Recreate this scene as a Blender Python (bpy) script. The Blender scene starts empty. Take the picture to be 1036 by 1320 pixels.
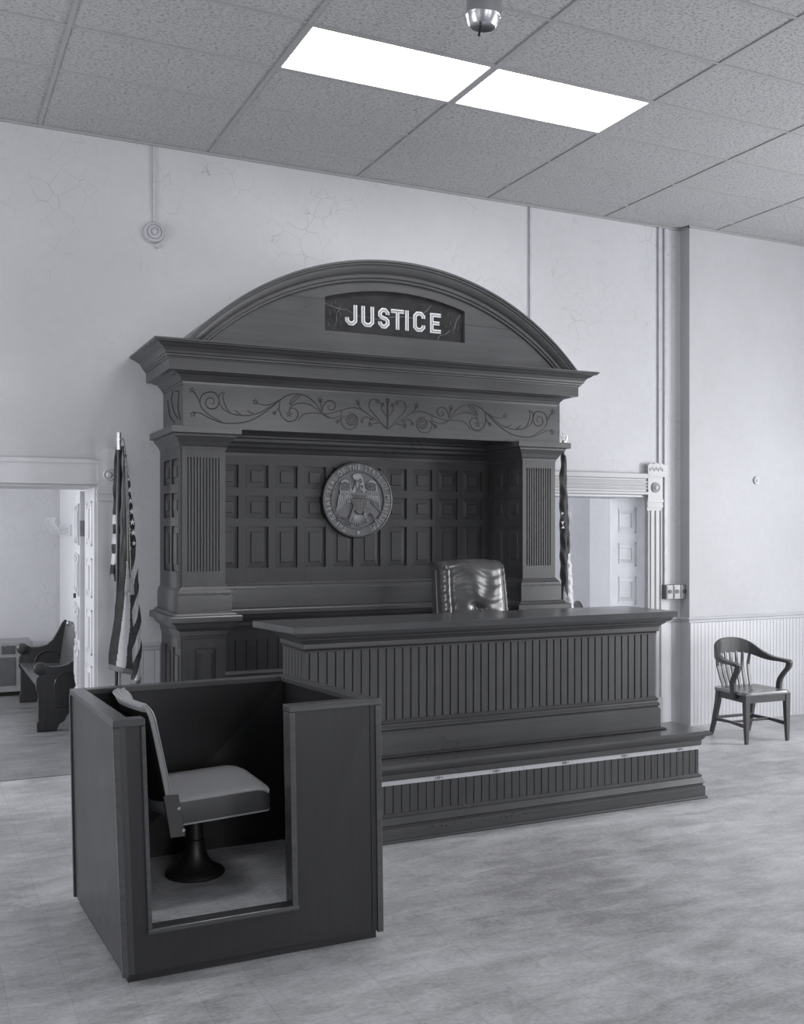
import bpy, bmesh, math, random
from mathutils import Vector, Matrix
random.seed(7)
PI = math.pi
C = bpy.context.scene.collection

# ------------------------------------------------------------------ camera
CAMZ = 1.833
cam_d = bpy.data.cameras.new('camera'); cam = bpy.data.objects.new('camera', cam_d); C.objects.link(cam)
cam.location = (0, 0, CAMZ); cam.rotation_euler = (PI/2, 0, -math.radians(25.5))
cam_d.sensor_fit = 'HORIZONTAL'; cam_d.sensor_width = 36; cam_d.lens = 1309/1036*36
cam_d.shift_y = 24/1036; cam_d.clip_start = .05
bpy.context.scene.camera = cam
vs = bpy.context.scene.view_settings
vs.view_transform = 'Standard'; vs.look = 'None'; vs.gamma = 1; vs.use_curve_mapping = False
vs.exposure = 0.26

# ------------------------------------------------------------------ world, daylight and added fill lamps
w = bpy.data.worlds.new('sky'); bpy.context.scene.world = w; w.use_nodes = True
w.node_tree.nodes['Background'].inputs[0].default_value = (.95, .97, 1, 1)
w.node_tree.nodes['Background'].inputs[1].default_value = 1.2
def daylight(name, loc, rot, sx, sy, power, col=(.985, .99, 1.0)):
    d = bpy.data.lights.new(name, 'AREA'); d.shape = 'RECTANGLE'; d.size = sx; d.size_y = sy
    d.energy = power; d.color = col
    o = bpy.data.objects.new(name, d); o.location = loc; o.rotation_euler = rot; C.objects.link(o); return o
RX, LX, FY = 9.6, -3.2, -4.5          # far side walls and the wall behind the camera
for y, e in ((4.3, 215), (1.6, 150)):  # daylight standing in the window openings
    daylight('window_and_fill_light', (RX+.10, y, 1.95), (0, PI/2, 0), 2.4, 1.3, e)
for y, e in ((5.6, 85), (1.2, 4)):
    daylight('window_and_fill_light', (LX-.10, y, 2.45), (0, -PI/2, 0), 2.6, 1.3, e)
for x in (1.2, 5.4):
    daylight('window_and_fill_light', (x, FY-.10, 2.45), (PI/2, 0, 0), 1.3, 2.6, 75)  # unseen fill lamps added behind the camera to light the back wall evenly
daylight('window_and_fill_light', (-2.35, 9.9, 1.9), (0, -PI/2, 0), 1.6, 1.4, 110)
daylight('window_and_fill_light', (3.05, 8.85, 1.9), (0, -PI/2, .8), 1.6, .9, 150)  # added lamp before a solid wall, turned to brighten the side room's far wall

# ------------------------------------------------------------------ materials
def srgb(v):
    v = v/255; return v/12.92 if v <= .04045 else ((v+.055)/1.055)**2.4
def grey(v, tint=.03):
    l = v if v <= 1 else srgb(v)
    return (l*(1-tint*.6), l*(1-tint*.4), l*(1+tint), 1)
def newmat(name):
    m = bpy.data.materials.new(name); m.use_nodes = True
    nt = m.node_tree; b = nt.nodes['Principled BSDF']; return m, nt, b
def L(nt, a, b): nt.links.new(a, b)
def mnode(nt, op, a, b=None, clamp=False):
    n = nt.nodes.new('ShaderNodeMath'); n.operation = op; n.use_clamp = clamp
    for i, v in enumerate((a, b)):
        if v is None: continue
        if isinstance(v, (int, float)): n.inputs[i].default_value = v
        else: L(nt, v, n.inputs[i])
    return n.outputs[0]
def coords(nt, scale=(1, 1, 1), rot=(0, 0, 0)):
    t = nt.nodes.new('ShaderNodeTexCoord'); mp = nt.nodes.new('ShaderNodeMapping')
    mp.inputs['Scale'].default_value = scale; mp.inputs['Rotation'].default_value = rot
    L(nt, t.outputs['Object'], mp.inputs['Vector']); return mp.outputs[0]
def noise(nt, vec, scale, detail=4, rough=.55, dist=0):
    n = nt.nodes.new('ShaderNodeTexNoise'); n.inputs['Scale'].default_value = scale
    n.inputs['Detail'].default_value = detail; n.inputs['Roughness'].default_value = rough
    n.inputs['Distortion'].default_value = dist
    L(nt, vec, n.inputs['Vector']); return n.outputs['Fac']
def mixc(nt, fac, a, b):
    n = nt.nodes.new('ShaderNodeMix'); n.data_type = 'RGBA'
    if isinstance(fac, (int, float)): n.inputs[0].default_value = fac
    else: L(nt, fac, n.inputs[0])
    for i, v in ((6, a), (7, b)):
        if isinstance(v, tuple): n.inputs[i].default_value = v
        else: L(nt, v, n.inputs[i])
    return n.outputs[2]
def ramp(nt, fac, lo, hi):
    n = nt.nodes.new('ShaderNodeMapRange'); n.inputs['From Min'].default_value = lo; n.inputs['From Max'].default_value = hi
    n.clamp = True; L(nt, fac, n.inputs['Value']); return n.outputs[0]
def bump(nt, b, h, strength, dist=.01):
    n = nt.nodes.new('ShaderNodeBump'); n.inputs['Strength'].default_value = strength; n.inputs['Distance'].default_value = dist
    L(nt, h, n.inputs['Height']); L(nt, n.outputs[0], b.inputs['Normal'])
def plain(name, v, rough=.5, metal=0, tint=.03, var=.12, sc=9, bmp=0, spec=.5, emit=0):
    m, nt, b = newmat(name)
    c = coords(nt); f = noise(nt, c, sc, 5)
    l = v if v <= 1 else srgb(v)
    L(nt, mixc(nt, ramp(nt, f, .3, .7), grey(l*(1-var), tint), grey(l*(1+var), tint)), b.inputs['Base Color'])
    b.inputs['Roughness'].default_value = rough; b.inputs['Metallic'].default_value = metal
    b.inputs['Specular IOR Level'].default_value = spec
    if bmp: bump(nt, b, f, bmp)
    if emit:
        b.inputs['Emission Color'].default_value = (1, 1, 1, 1); b.inputs['Emission Strength'].default_value = emit
    return m
def wood(name, v, axis='x', rough=.4, var=.22, spec=.5):
    m, nt, b = newmat(name)
    s = {'x': (1.2, 22, 22), 'z': (22, 22, 1.2), 'y': (22, 1.2, 22)}[axis]
    f1 = noise(nt, coords(nt, s), 1.6, 6, .6, .6)
    f2 = noise(nt, coords(nt, tuple(q*4 for q in s)), 2.5, 3, .6)
    f3 = noise(nt, coords(nt), 1.7, 3)
    f = mnode(nt, 'ADD', mnode(nt, 'MULTIPLY', f1, .55), mnode(nt, 'ADD', mnode(nt, 'MULTIPLY', f2, .2), mnode(nt, 'MULTIPLY', f3, .25)))
    l = v if v <= 1 else srgb(v)
    L(nt, mixc(nt, ramp(nt, f, .36, .64), grey(l*(1-var), .04), grey(l*(1+var), .04)), b.inputs['Base Color'])
    L(nt, mnode(nt, 'ADD', mnode(nt, 'MULTIPLY', f3, .25), rough-.12), b.inputs['Roughness'])
    b.inputs['Specular IOR Level'].default_value = spec
    bump(nt, b, f2, .08, .004)
    return m
def plaster(name, v, crack=.5, tint=.035, seed=0):
    m, nt, b = newmat(name)
    c = coords(nt)
    f1 = noise(nt, c, .9, 5); f2 = noise(nt, c, 14, 6, .65)
    base = mixc(nt, ramp(nt, mnode(nt, 'ADD', mnode(nt, 'MULTIPLY', f1, .7), mnode(nt, 'MULTIPLY', f2, .3)), .35, .65), grey(v*.93, tint), grey(v*1.05, tint))
    nz = nt.nodes.new('ShaderNodeTexNoise'); nz.inputs['Scale'].default_value = 3.0; nz.inputs['Detail'].default_value = 5
    L(nt, c, nz.inputs['Vector'])
    ad = nt.nodes.new('ShaderNodeMix'); ad.data_type = 'VECTOR'; ad.inputs[0].default_value = .13
    L(nt, c, ad.inputs[4]); L(nt, nz.outputs['Color'], ad.inputs[5])
    vo = nt.nodes.new('ShaderNodeTexVoronoi'); vo.feature = 'DISTANCE_TO_EDGE'; vo.inputs['Scale'].default_value = 8.5
    L(nt, ad.outputs[1], vo.inputs['Vector'])
    line = mnode(nt, 'SUBTRACT', 1, ramp(nt, vo.outputs['Distance'], .003, .013))
    mask = ramp(nt, noise(nt, coords(nt, (1, 1, 1)), 1.9, 3), .50, .66)
    mk = mnode(nt, 'MULTIPLY', line, mnode(nt, 'MULTIPLY', mask, crack))
    L(nt, mixc(nt, mk, base, grey(v*.42, tint)), b.inputs['Base Color'])
    b.inputs['Roughness'].default_value = .55; b.inputs['Specular IOR Level'].default_value = .3
    h = mnode(nt, 'SUBTRACT', mnode(nt, 'ADD', f2, mnode(nt, 'MULTIPLY', f1, .8)), mnode(nt, 'MULTIPLY', mk, 1.5))
    bump(nt, b, h, .25, .012)
    return m
def tilefloor(name, v, size=.2286, off=(0, 0), tint=.03, seam=.45):
    m, nt, b = newmat(name)
    c = coords(nt)
    sp = nt.nodes.new('ShaderNodeSeparateXYZ'); L(nt, c, sp.inputs[0])
    def seamf(out, o, wd):
        q = mnode(nt, 'FRACT', mnode(nt, 'DIVIDE', mnode(nt, 'SUBTRACT', out, o), size))
        d = mnode(nt, 'MINIMUM', q, mnode(nt, 'SUBTRACT', 1, q))
        return mnode(nt, 'LESS_THAN', d, wd/size)
    sx = seamf(sp.outputs[0], off[0], .0011); sy = mnode(nt, 'MULTIPLY', seamf(sp.outputs[1], off[1], .0009), .5)
    s = mnode(nt, 'MULTIPLY', mnode(nt, 'MAXIMUM', sx, sy), seam)
    fl = nt.nodes.new('ShaderNodeVectorMath'); fl.operation = 'SNAP'; fl.inputs[1].default_value = (size, size, size)
    sub = nt.nodes.new('ShaderNodeVectorMath'); sub.operation = 'SUBTRACT'; sub.inputs[1].default_value = (off[0], off[1], -.5)
    L(nt, c, sub.inputs[0]); L(nt, sub.outputs[0], fl.inputs[0])
    wn = nt.nodes.new('ShaderNodeTexWhiteNoise'); L(nt, fl.outputs[0], wn.inputs['Vector'])
    n1 = noise(nt, c, .8, 4, .6); n2 = noise(nt, coords(nt, (1, 2.6, 1)), 3.2, 9, .72, .5); n3 = noise(nt, coords(nt, (1, 1.8, 1)), 38, 5, .7)
    f = mnode(nt, 'ADD', mnode(nt, 'MULTIPLY', n1, .34), mnode(nt, 'ADD', mnode(nt, 'MULTIPLY', n2, .40), mnode(nt, 'ADD', mnode(nt, 'MULTIPLY', n3, .24), mnode(nt, 'MULTIPLY', wn.outputs['Value'], .02))))
    base = mixc(nt, ramp(nt, f, .41, .60), grey(v*.60, tint), grey(v*1.32, tint))
    L(nt, mixc(nt, s, base, grey(v*.3, tint)), b.inputs['Base Color'])
    L(nt, mnode(nt, 'ADD', mnode(nt, 'MULTIPLY', n2, .35), .26), b.inputs['Roughness'])
    b.inputs['Specular IOR Level'].default_value = .42
    bump(nt, b, mnode(nt, 'SUBTRACT', n2, s), .12, .006)
    return m
def acoustic(name, v):
    m, nt, b = newmat(name)
    f = noise(nt, coords(nt, (1.0, 2.2, 1)), 46, 4, .65, .5)
    pit = ramp(nt, f, .53, .60)
    g = noise(nt, coords(nt), .8, 3)
    base = mixc(nt, g, grey(v*.93, .02), grey(v*1.07, .02))
    L(nt, mixc(nt, mnode(nt, 'MULTIPLY', pit, .62), base, grey(v*.35, .02)), b.inputs['Base Color'])
    b.inputs['Roughness'].default_value = .9; b.inputs['Specular IOR Level'].default_value = .1
    bump(nt, b, mnode(nt, 'SUBTRACT', 1, pit), .5, .004)
    return m

M = {}
M['plaster'] = plaster('painted_plaster', .54, .65)
M['plaster_plain'] = plaster('smooth_painted_plaster', .64, .12)
M['plaster_right'] = plaster('bright_painted_plaster', .46, .10)
M['white_paint'] = plain('white_gloss_paint', .50, .35, tint=.04, var=.05, sc=4)
M['casing_paint'] = plain('fluted_casing_paint', .40, .4, tint=.03, var=.05, sc=4)
M['door_paint'] = plain('worn_white_paint', .56, .4, tint=.04, var=.07, sc=5)
M['rosette'] = plain('old_white_paint', .50, .5, tint=.04, var=.08, sc=12)
M['floor'] = tilefloor('mottled_vinyl_tile', .41, off=(1.0+.2286*0, 4.0))
M['stand_floor'] = tilefloor('stand_vinyl_tile', .50, off=(1.01, 4.2))
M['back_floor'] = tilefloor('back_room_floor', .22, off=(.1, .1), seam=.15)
M['ceiling'] = acoustic('fissured_acoustic_tile', .42)
M['grid'] = plain('ceiling_grid_metal', .33, .5, tint=.02, var=.04)
M['wood'] = wood('dark_oak_x', .050, 'x', .31, .22, .7)
M['wood_z'] = wood('dark_oak_z', .052, 'z')
M['wood_y'] = wood('dark_oak_y', .042, 'y')
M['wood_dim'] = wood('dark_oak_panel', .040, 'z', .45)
M['carve'] = plain('stained_shaded_carving', .017, .6)  # groove stain plus painted shade of engraved lines; also joints and chips
M['gloss_wood'] = wood('varnished_top', .065, 'x', .22)
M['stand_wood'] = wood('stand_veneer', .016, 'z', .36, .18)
M['stand_lit_side'] = wood('stand_veneer_lit', .045, 'z', .30, .16)  # same wood as the front, lightened to paint in light from the left
M['stand_trim'] = wood('stand_trim', .062, 'x', .22)
M['leather'] = plain('dark_worn_leather', .055, .24, var=.25, sc=14)
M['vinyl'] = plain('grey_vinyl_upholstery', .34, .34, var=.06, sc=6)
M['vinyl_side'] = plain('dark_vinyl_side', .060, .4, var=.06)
M['iron'] = plain('cast_iron', .012, .42, var=.2)
M['metal'] = plain('brushed_metal', .55, .30, 1.0, var=.08)
M['nickel'] = plain('bright_nickel', .3, .35, 1.0)
M['seal'] = plain('pewter_seal', .115, .42, .55, var=.18, sc=25)
M['seal_hi'] = plain('polished_pewter', .26, .38, .55, var=.15, sc=40)
M['sign_black'] = plain('blackened_glass', .018, .25, var=.5, sc=6)
M['letter'] = plain('pale_painted_letters', .55, .45, var=.06)
M['letter_face'] = plain('letter_centre', .20, .4, var=.06)
M['crack'] = plain('flaking_crack', .11, .6)
M['flag_dark'] = plain('dark_flag_cloth', .045, .8, var=.2, sc=30)
M['flag_navy'] = plain('navy_flag_cloth', .030, .8, var=.2, sc=30)
M['flag_light'] = plain('white_flag_cloth', .58, .8, var=.06, sc=30)
M['fringe'] = plain('gold_fringe', .20, .7, var=.2, sc=60)
M['tape'] = plain('white_measuring_tape', .50, .5, var=.04)
M['ink'] = plain('black_ink', .02, .5)
M['box_grey'] = plain('grey_metal_box', .22, .4, .2)
M['plug_dark'] = plain('dark_receptacle', .06, .4)
M['heater'] = plain('beige_enamel', .27, .45)
M['grille'] = plain('heater_grille', .10, .5)
M['chair_wood'] = wood('worn_chair_oak', .050, 'z', .33)
M['chair_seat'] = wood('worn_chair_seat', .14, 'x', .27)
M['pew_wood'] = wood('dark_pew_oak', .034, 'z', .35)
M['pew_seat'] = wood('pew_seat_oak', .10, 'y', .3)
M['bracket'] = plain('painted_bell', .46, .45, tint=.05)

def lightmat(name, e):
    m, nt, b = newmat(name)
    b.inputs['Base Color'].default_value = (.9, .9, .9, 1)
    b.inputs['Emission Color'].default_value = (1, 1, 1, 1); b.inputs['Emission Strength'].default_value = e
    return m
M['diffuser'] = lightmat('lit_prismatic_diffuser', 11)

# ------------------------------------------------------------------ mesh helpers
class MB:
    def __init__(s): s.b = bmesh.new(); s.mi = 0
    def face(s, vs):
        try: f = s.b.faces.new(vs); f.material_index = s.mi; return f
        except ValueError: return None
    def v(s, p): return s.b.verts.new(p)
    def hexa(s, p):                      # 8 corners: bottom loop then top loop
        v = [s.v(q) for q in p]
        for a in ((3, 2, 1, 0), (4, 5, 6, 7), (0, 1, 5, 4), (1, 2, 6, 5), (2, 3, 7, 6), (3, 0, 4, 7)): s.face([v[i] for i in a])
        return s
    def box(s, x0, x1, y0, y1, z0, z1):
        x0, x1 = min(x0, x1), max(x0, x1); y0, y1 = min(y0, y1), max(y0, y1); z0, z1 = min(z0, z1), max(z0, z1)
        return s.hexa([(x0, y0, z0), (x1, y0, z0), (x1, y1, z0), (x0, y1, z0), (x0, y0, z1), (x1, y0, z1), (x1, y1, z1), (x0, y1, z1)])
    def prism(s, pts, d):                # planar polygon pushed along vector d
        d = Vector(d); a = [s.v(p) for p in pts]; b = [s.v(Vector(p)+d) for p in pts]
        s.face(a); s.face(b[::-1]); n = len(a)
        for i in range(n): s.face([a[i], b[i], b[(i+1) % n], a[(i+1) % n]])
        return s
    def cyl(s, p0, p1, r0, r1=None, n=16, cap=True):
        r1 = r0 if r1 is None else r1; p0 = Vector(p0); p1 = Vector(p1); d = (p1-p0).normalized()
        u = d.orthogonal().normalized(); w_ = d.cross(u)
        A = [s.v(p0+(u*math.cos(t)+w_*math.sin(t))*r0) for t in (2*PI*i/n for i in range(n))]
        B = [s.v(p1+(u*math.cos(t)+w_*math.sin(t))*r1) for t in (2*PI*i/n for i in range(n))]
        for i in range(n): s.face([A[i], A[(i+1) % n], B[(i+1) % n], B[i]])
        if cap: s.face(A[::-1]); s.face(B)
        return s
    def lathe(s, prof, o, axis=(0, 0, 1), n=32):     # prof: (radius, height)
        o = Vector(o); d = Vector(axis).normalized(); u = d.orthogonal().normalized(); w_ = d.cross(u); R = []
        for r, h in prof:
            if r < 1e-6: R.append([s.v(o+d*h)])
            else: R.append([s.v(o+d*h+(u*math.cos(2*PI*i/n)+w_*math.sin(2*PI*i/n))*r) for i in range(n)])
        for a, b in zip(R, R[1:]):
            for i in range(n):
                j = (i+1) % n
                if len(a) == 1 and len(b) == 1: continue
                if len(a) == 1: s.face([a[0], b[j], b[i]])
                elif len(b) == 1: s.face([a[i], a[j], b[0]])
                else: s.face([a[i], a[j], b[j], b[i]])
        return s
    def ball(s, c, r, n=12, sc=(1, 1, 1)):
        res = bmesh.ops.create_uvsphere(s.b, u_segments=n*2, v_segments=n, radius=1)
        for v in res['verts']: v.co = Vector((v.co.x*r*sc[0]+c[0], v.co.y*r*sc[1]+c[1], v.co.z*r*sc[2]+c[2]))
        return s
    def tube(s, pts, r, n=8, flat=None):             # r: number or list; flat=(axis, factor) squashes the section
        pts = [Vector(p) for p in pts]; N = len(pts)
        rs = r if isinstance(r, (list, tuple)) else [r]*N
        prev = None; rings = []
        for i, p in enumerate(pts):
            t = (pts[min(i+1, N-1)]-pts[max(i-1, 0)]).normalized()
            if prev is None: u = t.orthogonal().normalized()
            else:
                u = prev-t*prev.dot(t); u = u.normalized() if u.length > 1e-6 else t.orthogonal().normalized()
            prev = u; w_ = t.cross(u); ring = []
            for k in range(n):
                o = (u*math.cos(2*PI*k/n)+w_*math.sin(2*PI*k/n))*rs[i]
                if flat: a = Vector(flat[0]); o = o-a*o.dot(a)*(1-flat[1])
                ring.append(s.v(p+o))
            rings.append(ring)
        for a, b in zip(rings, rings[1:]):
            for k in range(n): s.face([a[k], a[(k+1) % n], b[(k+1) % n], b[k]])
        s.face(rings[0][::-1]); s.face(rings[-1]); return s
    def bar(s, pts, secs):       # swept rectangle: secs = list of (half vectors a, b)
        rings = []
        for p, (a, b) in zip(pts, secs):
            p = Vector(p); a = Vector(a); b = Vector(b)
            rings.append([s.v(p+a+b), s.v(p-a+b), s.v(p-a-b), s.v(p+a-b)])
        for A, B in zip(rings, rings[1:]):
            for k in range(4): s.face([A[k], A[(k+1) % 4], B[(k+1) % 4], B[k]])
        s.face(rings[0][::-1]); s.face(rings[-1]); return s
    def sweep(s, path, prof, side=1):  # path: XY polyline, prof: closed loop of (out, z), mitred corners
        P = [Vector((p[0], p[1])) for p in path]; n = len(P); offs = []
        nr = []
        for i in range(n-1):
            d = (P[i+1]-P[i]).normalized(); nr.append(Vector((d.y, -d.x))*side)
        for i in range(n):
            if i == 0: offs.append(nr[0])
            elif i == n-1: offs.append(nr[-1])
            else:
                m = (nr[i-1]+nr[i]); m.normalize(); offs.append(m/max(.2, m.dot(nr[i])))
        rings = [[s.v((P[i].x+offs[i].x*o, P[i].y+offs[i].y*o, z)) for o, z in prof] for i in range(n)]
        k = len(prof)
        for a, b in zip(rings, rings[1:]):
            for j in range(k): s.face([a[j], a[(j+1) % k], b[(j+1) % k], b[j]])
        s.face(rings[0][::-1]); s.face(rings[-1]); return s
    def grid(s, fn, nu, nv, wrap=False):
        V = [[s.v(fn(i/nu, j/nv)) for j in range(nv+1)] for i in range(nu+1)]
        F = []
        for i in range(nu):
            for j in range(nv): F.append(s.face([V[i][j], V[i+1][j], V[i+1][j+1], V[i][j+1]]))
        return F
    def raised(s, o, u, v, w_, h, n, inset=.04, depth=.012, lip=.006):
        # a fielded panel lying on a plane: o corner, u/v unit axes, n outward
        o, u, v, n = Vector(o), Vector(u), Vector(v), Vector(n)
        def loop(i, d): return [s.v(o+u*a+v*b+n*d) for a, b in ((i, i), (w_-i, i), (w_-i, h-i), (i, h-i))]
        a = loop(0, 0); b = loop(0.0, lip*.3); c = loop(inset, depth); e = loop(inset+.003, depth+.009)
        for A, B in ((a, b), (b, c), (c, e)):
            for k in range(4): s.face([A[k], A[(k+1) % 4], B[(k+1) % 4], B[k]])
        s.face(e); s.face(a[::-1]); return s
def obj(name, mb, mat, parent=None, smooth=False, bev=0, solid=0, sub=0, label=None):
    me = bpy.data.meshes.new(name)
    bmesh.ops.recalc_face_normals(mb.b, faces=mb.b.faces[:])
    mb.b.to_mesh(me); mb.b.free()
    o = bpy.data.objects.new(name, me); C.objects.link(o)
    for m in (mat if isinstance(mat, (list, tuple)) else [mat]): me.materials.append(m)
    if smooth:
        me.shade_smooth()
        if smooth != 'all': me.set_sharp_from_angle(angle=math.radians(40))
    if parent is not None:
        o.parent = parent
        if parent.type == 'EMPTY' and not parent.get('_loc'): o.matrix_parent_inverse = Matrix.Translation(-parent.location)
    if solid:
        q = o.modifiers.new('thickness', 'SOLIDIFY'); q.thickness = solid; q.offset = 0
    if bev:
        q = o.modifiers.new('bevel', 'BEVEL'); q.width = bev; q.segments = 2; q.limit_method = 'ANGLE'; q.angle_limit = math.radians(40)
    if sub:
        q = o.modifiers.new('subdivision', 'SUBSURF'); q.levels = sub; q.render_levels = sub
    if label: o['label'] = label
    return o
LOCALS = []
def thing(name, label, cat, loc, rotz=0, group=None, local=False):
    o = bpy.data.objects.new(name, None); C.objects.link(o); o.empty_display_size = .1
    o.location = loc; o.rotation_euler = (0, 0, rotz)
    o['label'] = label; o['category'] = cat
    if group: o['group'] = group
    if local: o['_loc'] = 1; LOCALS.append(o)
    return o
def tag(o, label, cat, group=None):
    o['label'] = label; o['category'] = cat
    if group: o['group'] = group
    return o
def struct(name, mb, mat, parent=None, **k):
    o = obj(name, mb, mat, parent, **k)
    if parent is None: o['kind'] = 'structure'
    return o
def beadboard(mb, p0, p1, z0, z1, pitch, th=.02, g=.008, dp=.006, side=1, off=0):
    # vertical boards with V grooves, section extruded between z0 and z1; outward = side normal of p0->p1
    P0 = Vector((p0[0], p0[1])); P1 = Vector((p1[0], p1[1])); d = (P1-P0); Ln = d.length; d.normalize(); n = Vector((d.y, -d.x))*side
    prof = [(0, th)]; t = pitch*(1-off)
    while t < Ln-.012:
        prof += [(t-g/2, th), (t-g*.22, th-dp), (t+g*.22, th-dp), (t+g/2, th)]; t += pitch
    prof.append((Ln, th))
    A = [mb.v((*(P0+d*a+n*o), z0)) for a, o in prof]; B = [mb.v((*(P0+d*a+n*o), z1)) for a, o in prof]
    for i in range(len(A)-1): mb.face([A[i], A[i+1], B[i+1], B[i]])
    a0 = mb.v((*P0, z0)); a1 = mb.v((*P1, z0)); b0 = mb.v((*P0, z1)); b1 = mb.v((*P1, z1))
    mb.face([a0, A[0], B[0], b0]); mb.face([A[-1], a1, b1, B[-1]])
    mb.face([b0]+B+[b1]); mb.face([a1]+A[::-1]+[a0])
    mb.face([a1, a0, b0, b1]); return mb

# ================================================================== the room
WY, WY2, CZ = 7.575, 7.45, 4.689         # back wall face, projecting wall face, ceiling height
TH = .51                                  # thickness of the back wall
JX = 6.545                                # corner where the wall steps forward
LD0, LD1, RD0, RD1 = -.55, 1.172, 5.10, 6.13    # door openings
DH = 2.165
mb = MB(); mb.box(LX-.3, RX+.3, FY-.3, 7.955, -.1, 0); struct('floor', mb, M['floor'])
mb = MB(); mb.box(LX-.3, 2.4, 7.963, 12.9, -.1, -.002); struct('floor_back_room', mb, M['back_floor'])
mb = MB(); mb.box(2.4, RX+.3, 7.955, 11.0, -.1, -.002); struct('floor_side_room', mb, M['back_floor'])

mb = MB()                                  # back wall with two door openings
for x0, x1, z0, z1 in ((LX-.3, LD0, 0, CZ+.1), (LD0, LD1, DH, CZ+.1), (LD1, RD0, 0, CZ+.1), (RD0, RD1, DH, CZ+.1), (RD1, JX, 0, CZ+.1)):
    mb.box(x0, x1, WY, WY+TH, z0, z1)
bmesh.ops.remove_doubles(mb.b, verts=mb.b.verts[:], dist=1e-4)
struct('wall_back', mb, M['plaster'])
mb = MB(); mb.box(JX, RX+.3, WY2, WY+TH, 0, CZ+.1); struct('wall_back_right', mb, M['plaster_right'])

def wall_with_windows(name, axis, pos, a0, a1, wins, zs, out, m):
    mb = MB(); t = .3*out
    def bx(p0, p1, z0, z1):
        if axis == 'x': mb.box(pos, pos+t, p0, p1, z0, z1)
        else: mb.box(p0, p1, pos, pos+t, z0, z1)
    edges = [a0]+[e for wn in wins for e in wn]+[a1]
    for i in range(0, len(edges), 2): bx(edges[i], edges[i+1], 0, CZ+.1)
    for p0, p1 in wins: bx(p0, p1, 0, zs[0]); bx(p0, p1, zs[1], CZ+.1)
    return struct(name, mb, m)
wall_with_windows('wall_right', 'x', RX, FY, WY, [(.85, 2.35), (3.55, 5.05)], (.7, 3.2), 1, M['plaster_plain'])
wall_with_windows('wall_left', 'x', LX, FY, WY, [(.45, 1.95), (4.85, 6.35)], (1.1, 3.8), -1, M['plaster_plain'])
wall_with_windows('wall_front', 'y', FY, LX-.3, RX+.3, [(.45, 1.95), (4.65, 6.15)], (1.1, 3.8), -1, M['plaster_plain'])  # openings here are added to hold the unseen fill lamps

# rooms beyond the two doorways
mb = MB(); mb.box(LX-.3, 1.80, 12.62, 12.9, 0, 3.2); struct('wall_far_back_room', mb, M['plaster'])
mb = MB(); mb.box(1.52, 1.80, WY+TH, 12.62, 0, 3.2); struct('wall_right_back_room', mb, M['plaster_plain'])
mb = MB(); mb.box(-2.7, -2.45, WY+TH, 12.62, 0, 3.2); struct('wall_left_back_room', mb, M['plaster_plain'])
mb = MB(); mb.box(-2.7, 1.8, WY+TH, 12.9, 3.2, 3.3); struct('ceiling_back_room', mb, M['plaster_plain'])
mb = MB(); mb.box(2.7, 8.0, 10.5, 10.8, 0, 3.2); struct('wall_far_side_room', mb, M['plaster_plain'])
mb = MB(); mb.box(7.62, 7.9, WY+TH, 10.5, 0, 3.2); struct('wall_right_side_room', mb, M['plaster_plain'])
mb = MB(); mb.box(2.7, 2.95, WY+TH, 10.5, 0, 3.2); struct('wall_left_side_room', mb, M['plaster_plain'])
mb = MB(); mb.box(2.7, 8.0, WY+TH, 10.8, 3.2, 3.3); struct('ceiling_side_room', mb, M['plaster_plain'])

# ceiling: lay-in tiles on a metal grid, holes where the two light fittings sit
GX, GY, SX, SY = 1.995, 5.385, 1.2192, .6096
def bands(a0, a1, o, s):
    k0 = math.floor((a0-o)/s); v = [a0]; k = k0+1
    while o+k*s < a1-1e-3: v.append(o+k*s); k += 1
    return v+[a1]
bxs = bands(LX-.3, RX+.3, GX, SX); bys = bands(FY-.3, WY+.0, GY, SY)
LIGHTS = [(GX, GY), (GX+SX, GY)]
mb = MB()
for x0, x1 in zip(bxs, bxs[1:]):
    for y0, y1 in zip(bys, bys[1:]):
        if any(abs(x0-a) < .01 and abs(y0-b) < .01 for a, b in LIGHTS): continue
        mb.box(x0, x1, y0, y1, CZ+.006, CZ+.03)
mb.box(LX-.3, RX+.3, FY-.3, WY, CZ+.16, CZ+.2)
struct('ceiling', mb, M['ceiling'])
mb = MB()
for x in bxs[1:-1]: mb.box(x-.012, x+.012, FY, WY, CZ-.001, CZ+.008)
for y in bys[1:-1]: mb.box(LX, RX, y-.010, y+.010, CZ, CZ+.0075)
struct('ceiling_grid', mb, M['grid'])
mb = MB()                                  # wall angle where the tiles meet the wall
mb.box(LX, JX, WY-.022, WY-.0005, CZ-.012, CZ+.004); mb.box(JX-.022, JX-.0005, WY2-.02, WY-.022, CZ-.012, CZ+.004); mb.box(JX-.022, RX, WY2-.022, WY2-.0005, CZ-.012, CZ+.004)
struct('trim_5', mb, M['grid'])
LL = ['left one of the two lit rectangular ceiling light panels', 'right one of the two lit rectangular ceiling light panels']
for i, (x, y) in enumerate(LIGHTS):
    t = thing('ceiling_light', LL[i], 'ceiling light', (x+SX/2, y+SY/2, CZ+.006), group='fluorescent ceiling lights')
    mb = MB(); g = .028
    mb.box(x+.002, x+SX-.002, y+.002, y+g, CZ-.002, CZ+.09); mb.box(x+.002, x+SX-.002, y+SY-g, y+SY-.002, CZ-.002, CZ+.09)
    mb.box(x+.002, x+g, y+g, y+SY-g, CZ-.002, CZ+.09); mb.box(x+SX-g, x+SX-.002, y+g, y+SY-g, CZ-.002, CZ+.09)
    obj('frame', mb, M['grid'], t)
    mb = MB(); mb.box(x+g, x+SX-g, y+g, y+SY-g, CZ+.002, CZ+.012); obj('diffuser', mb, M['diffuser'], t, label='glowing white diffuser panel')

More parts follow.
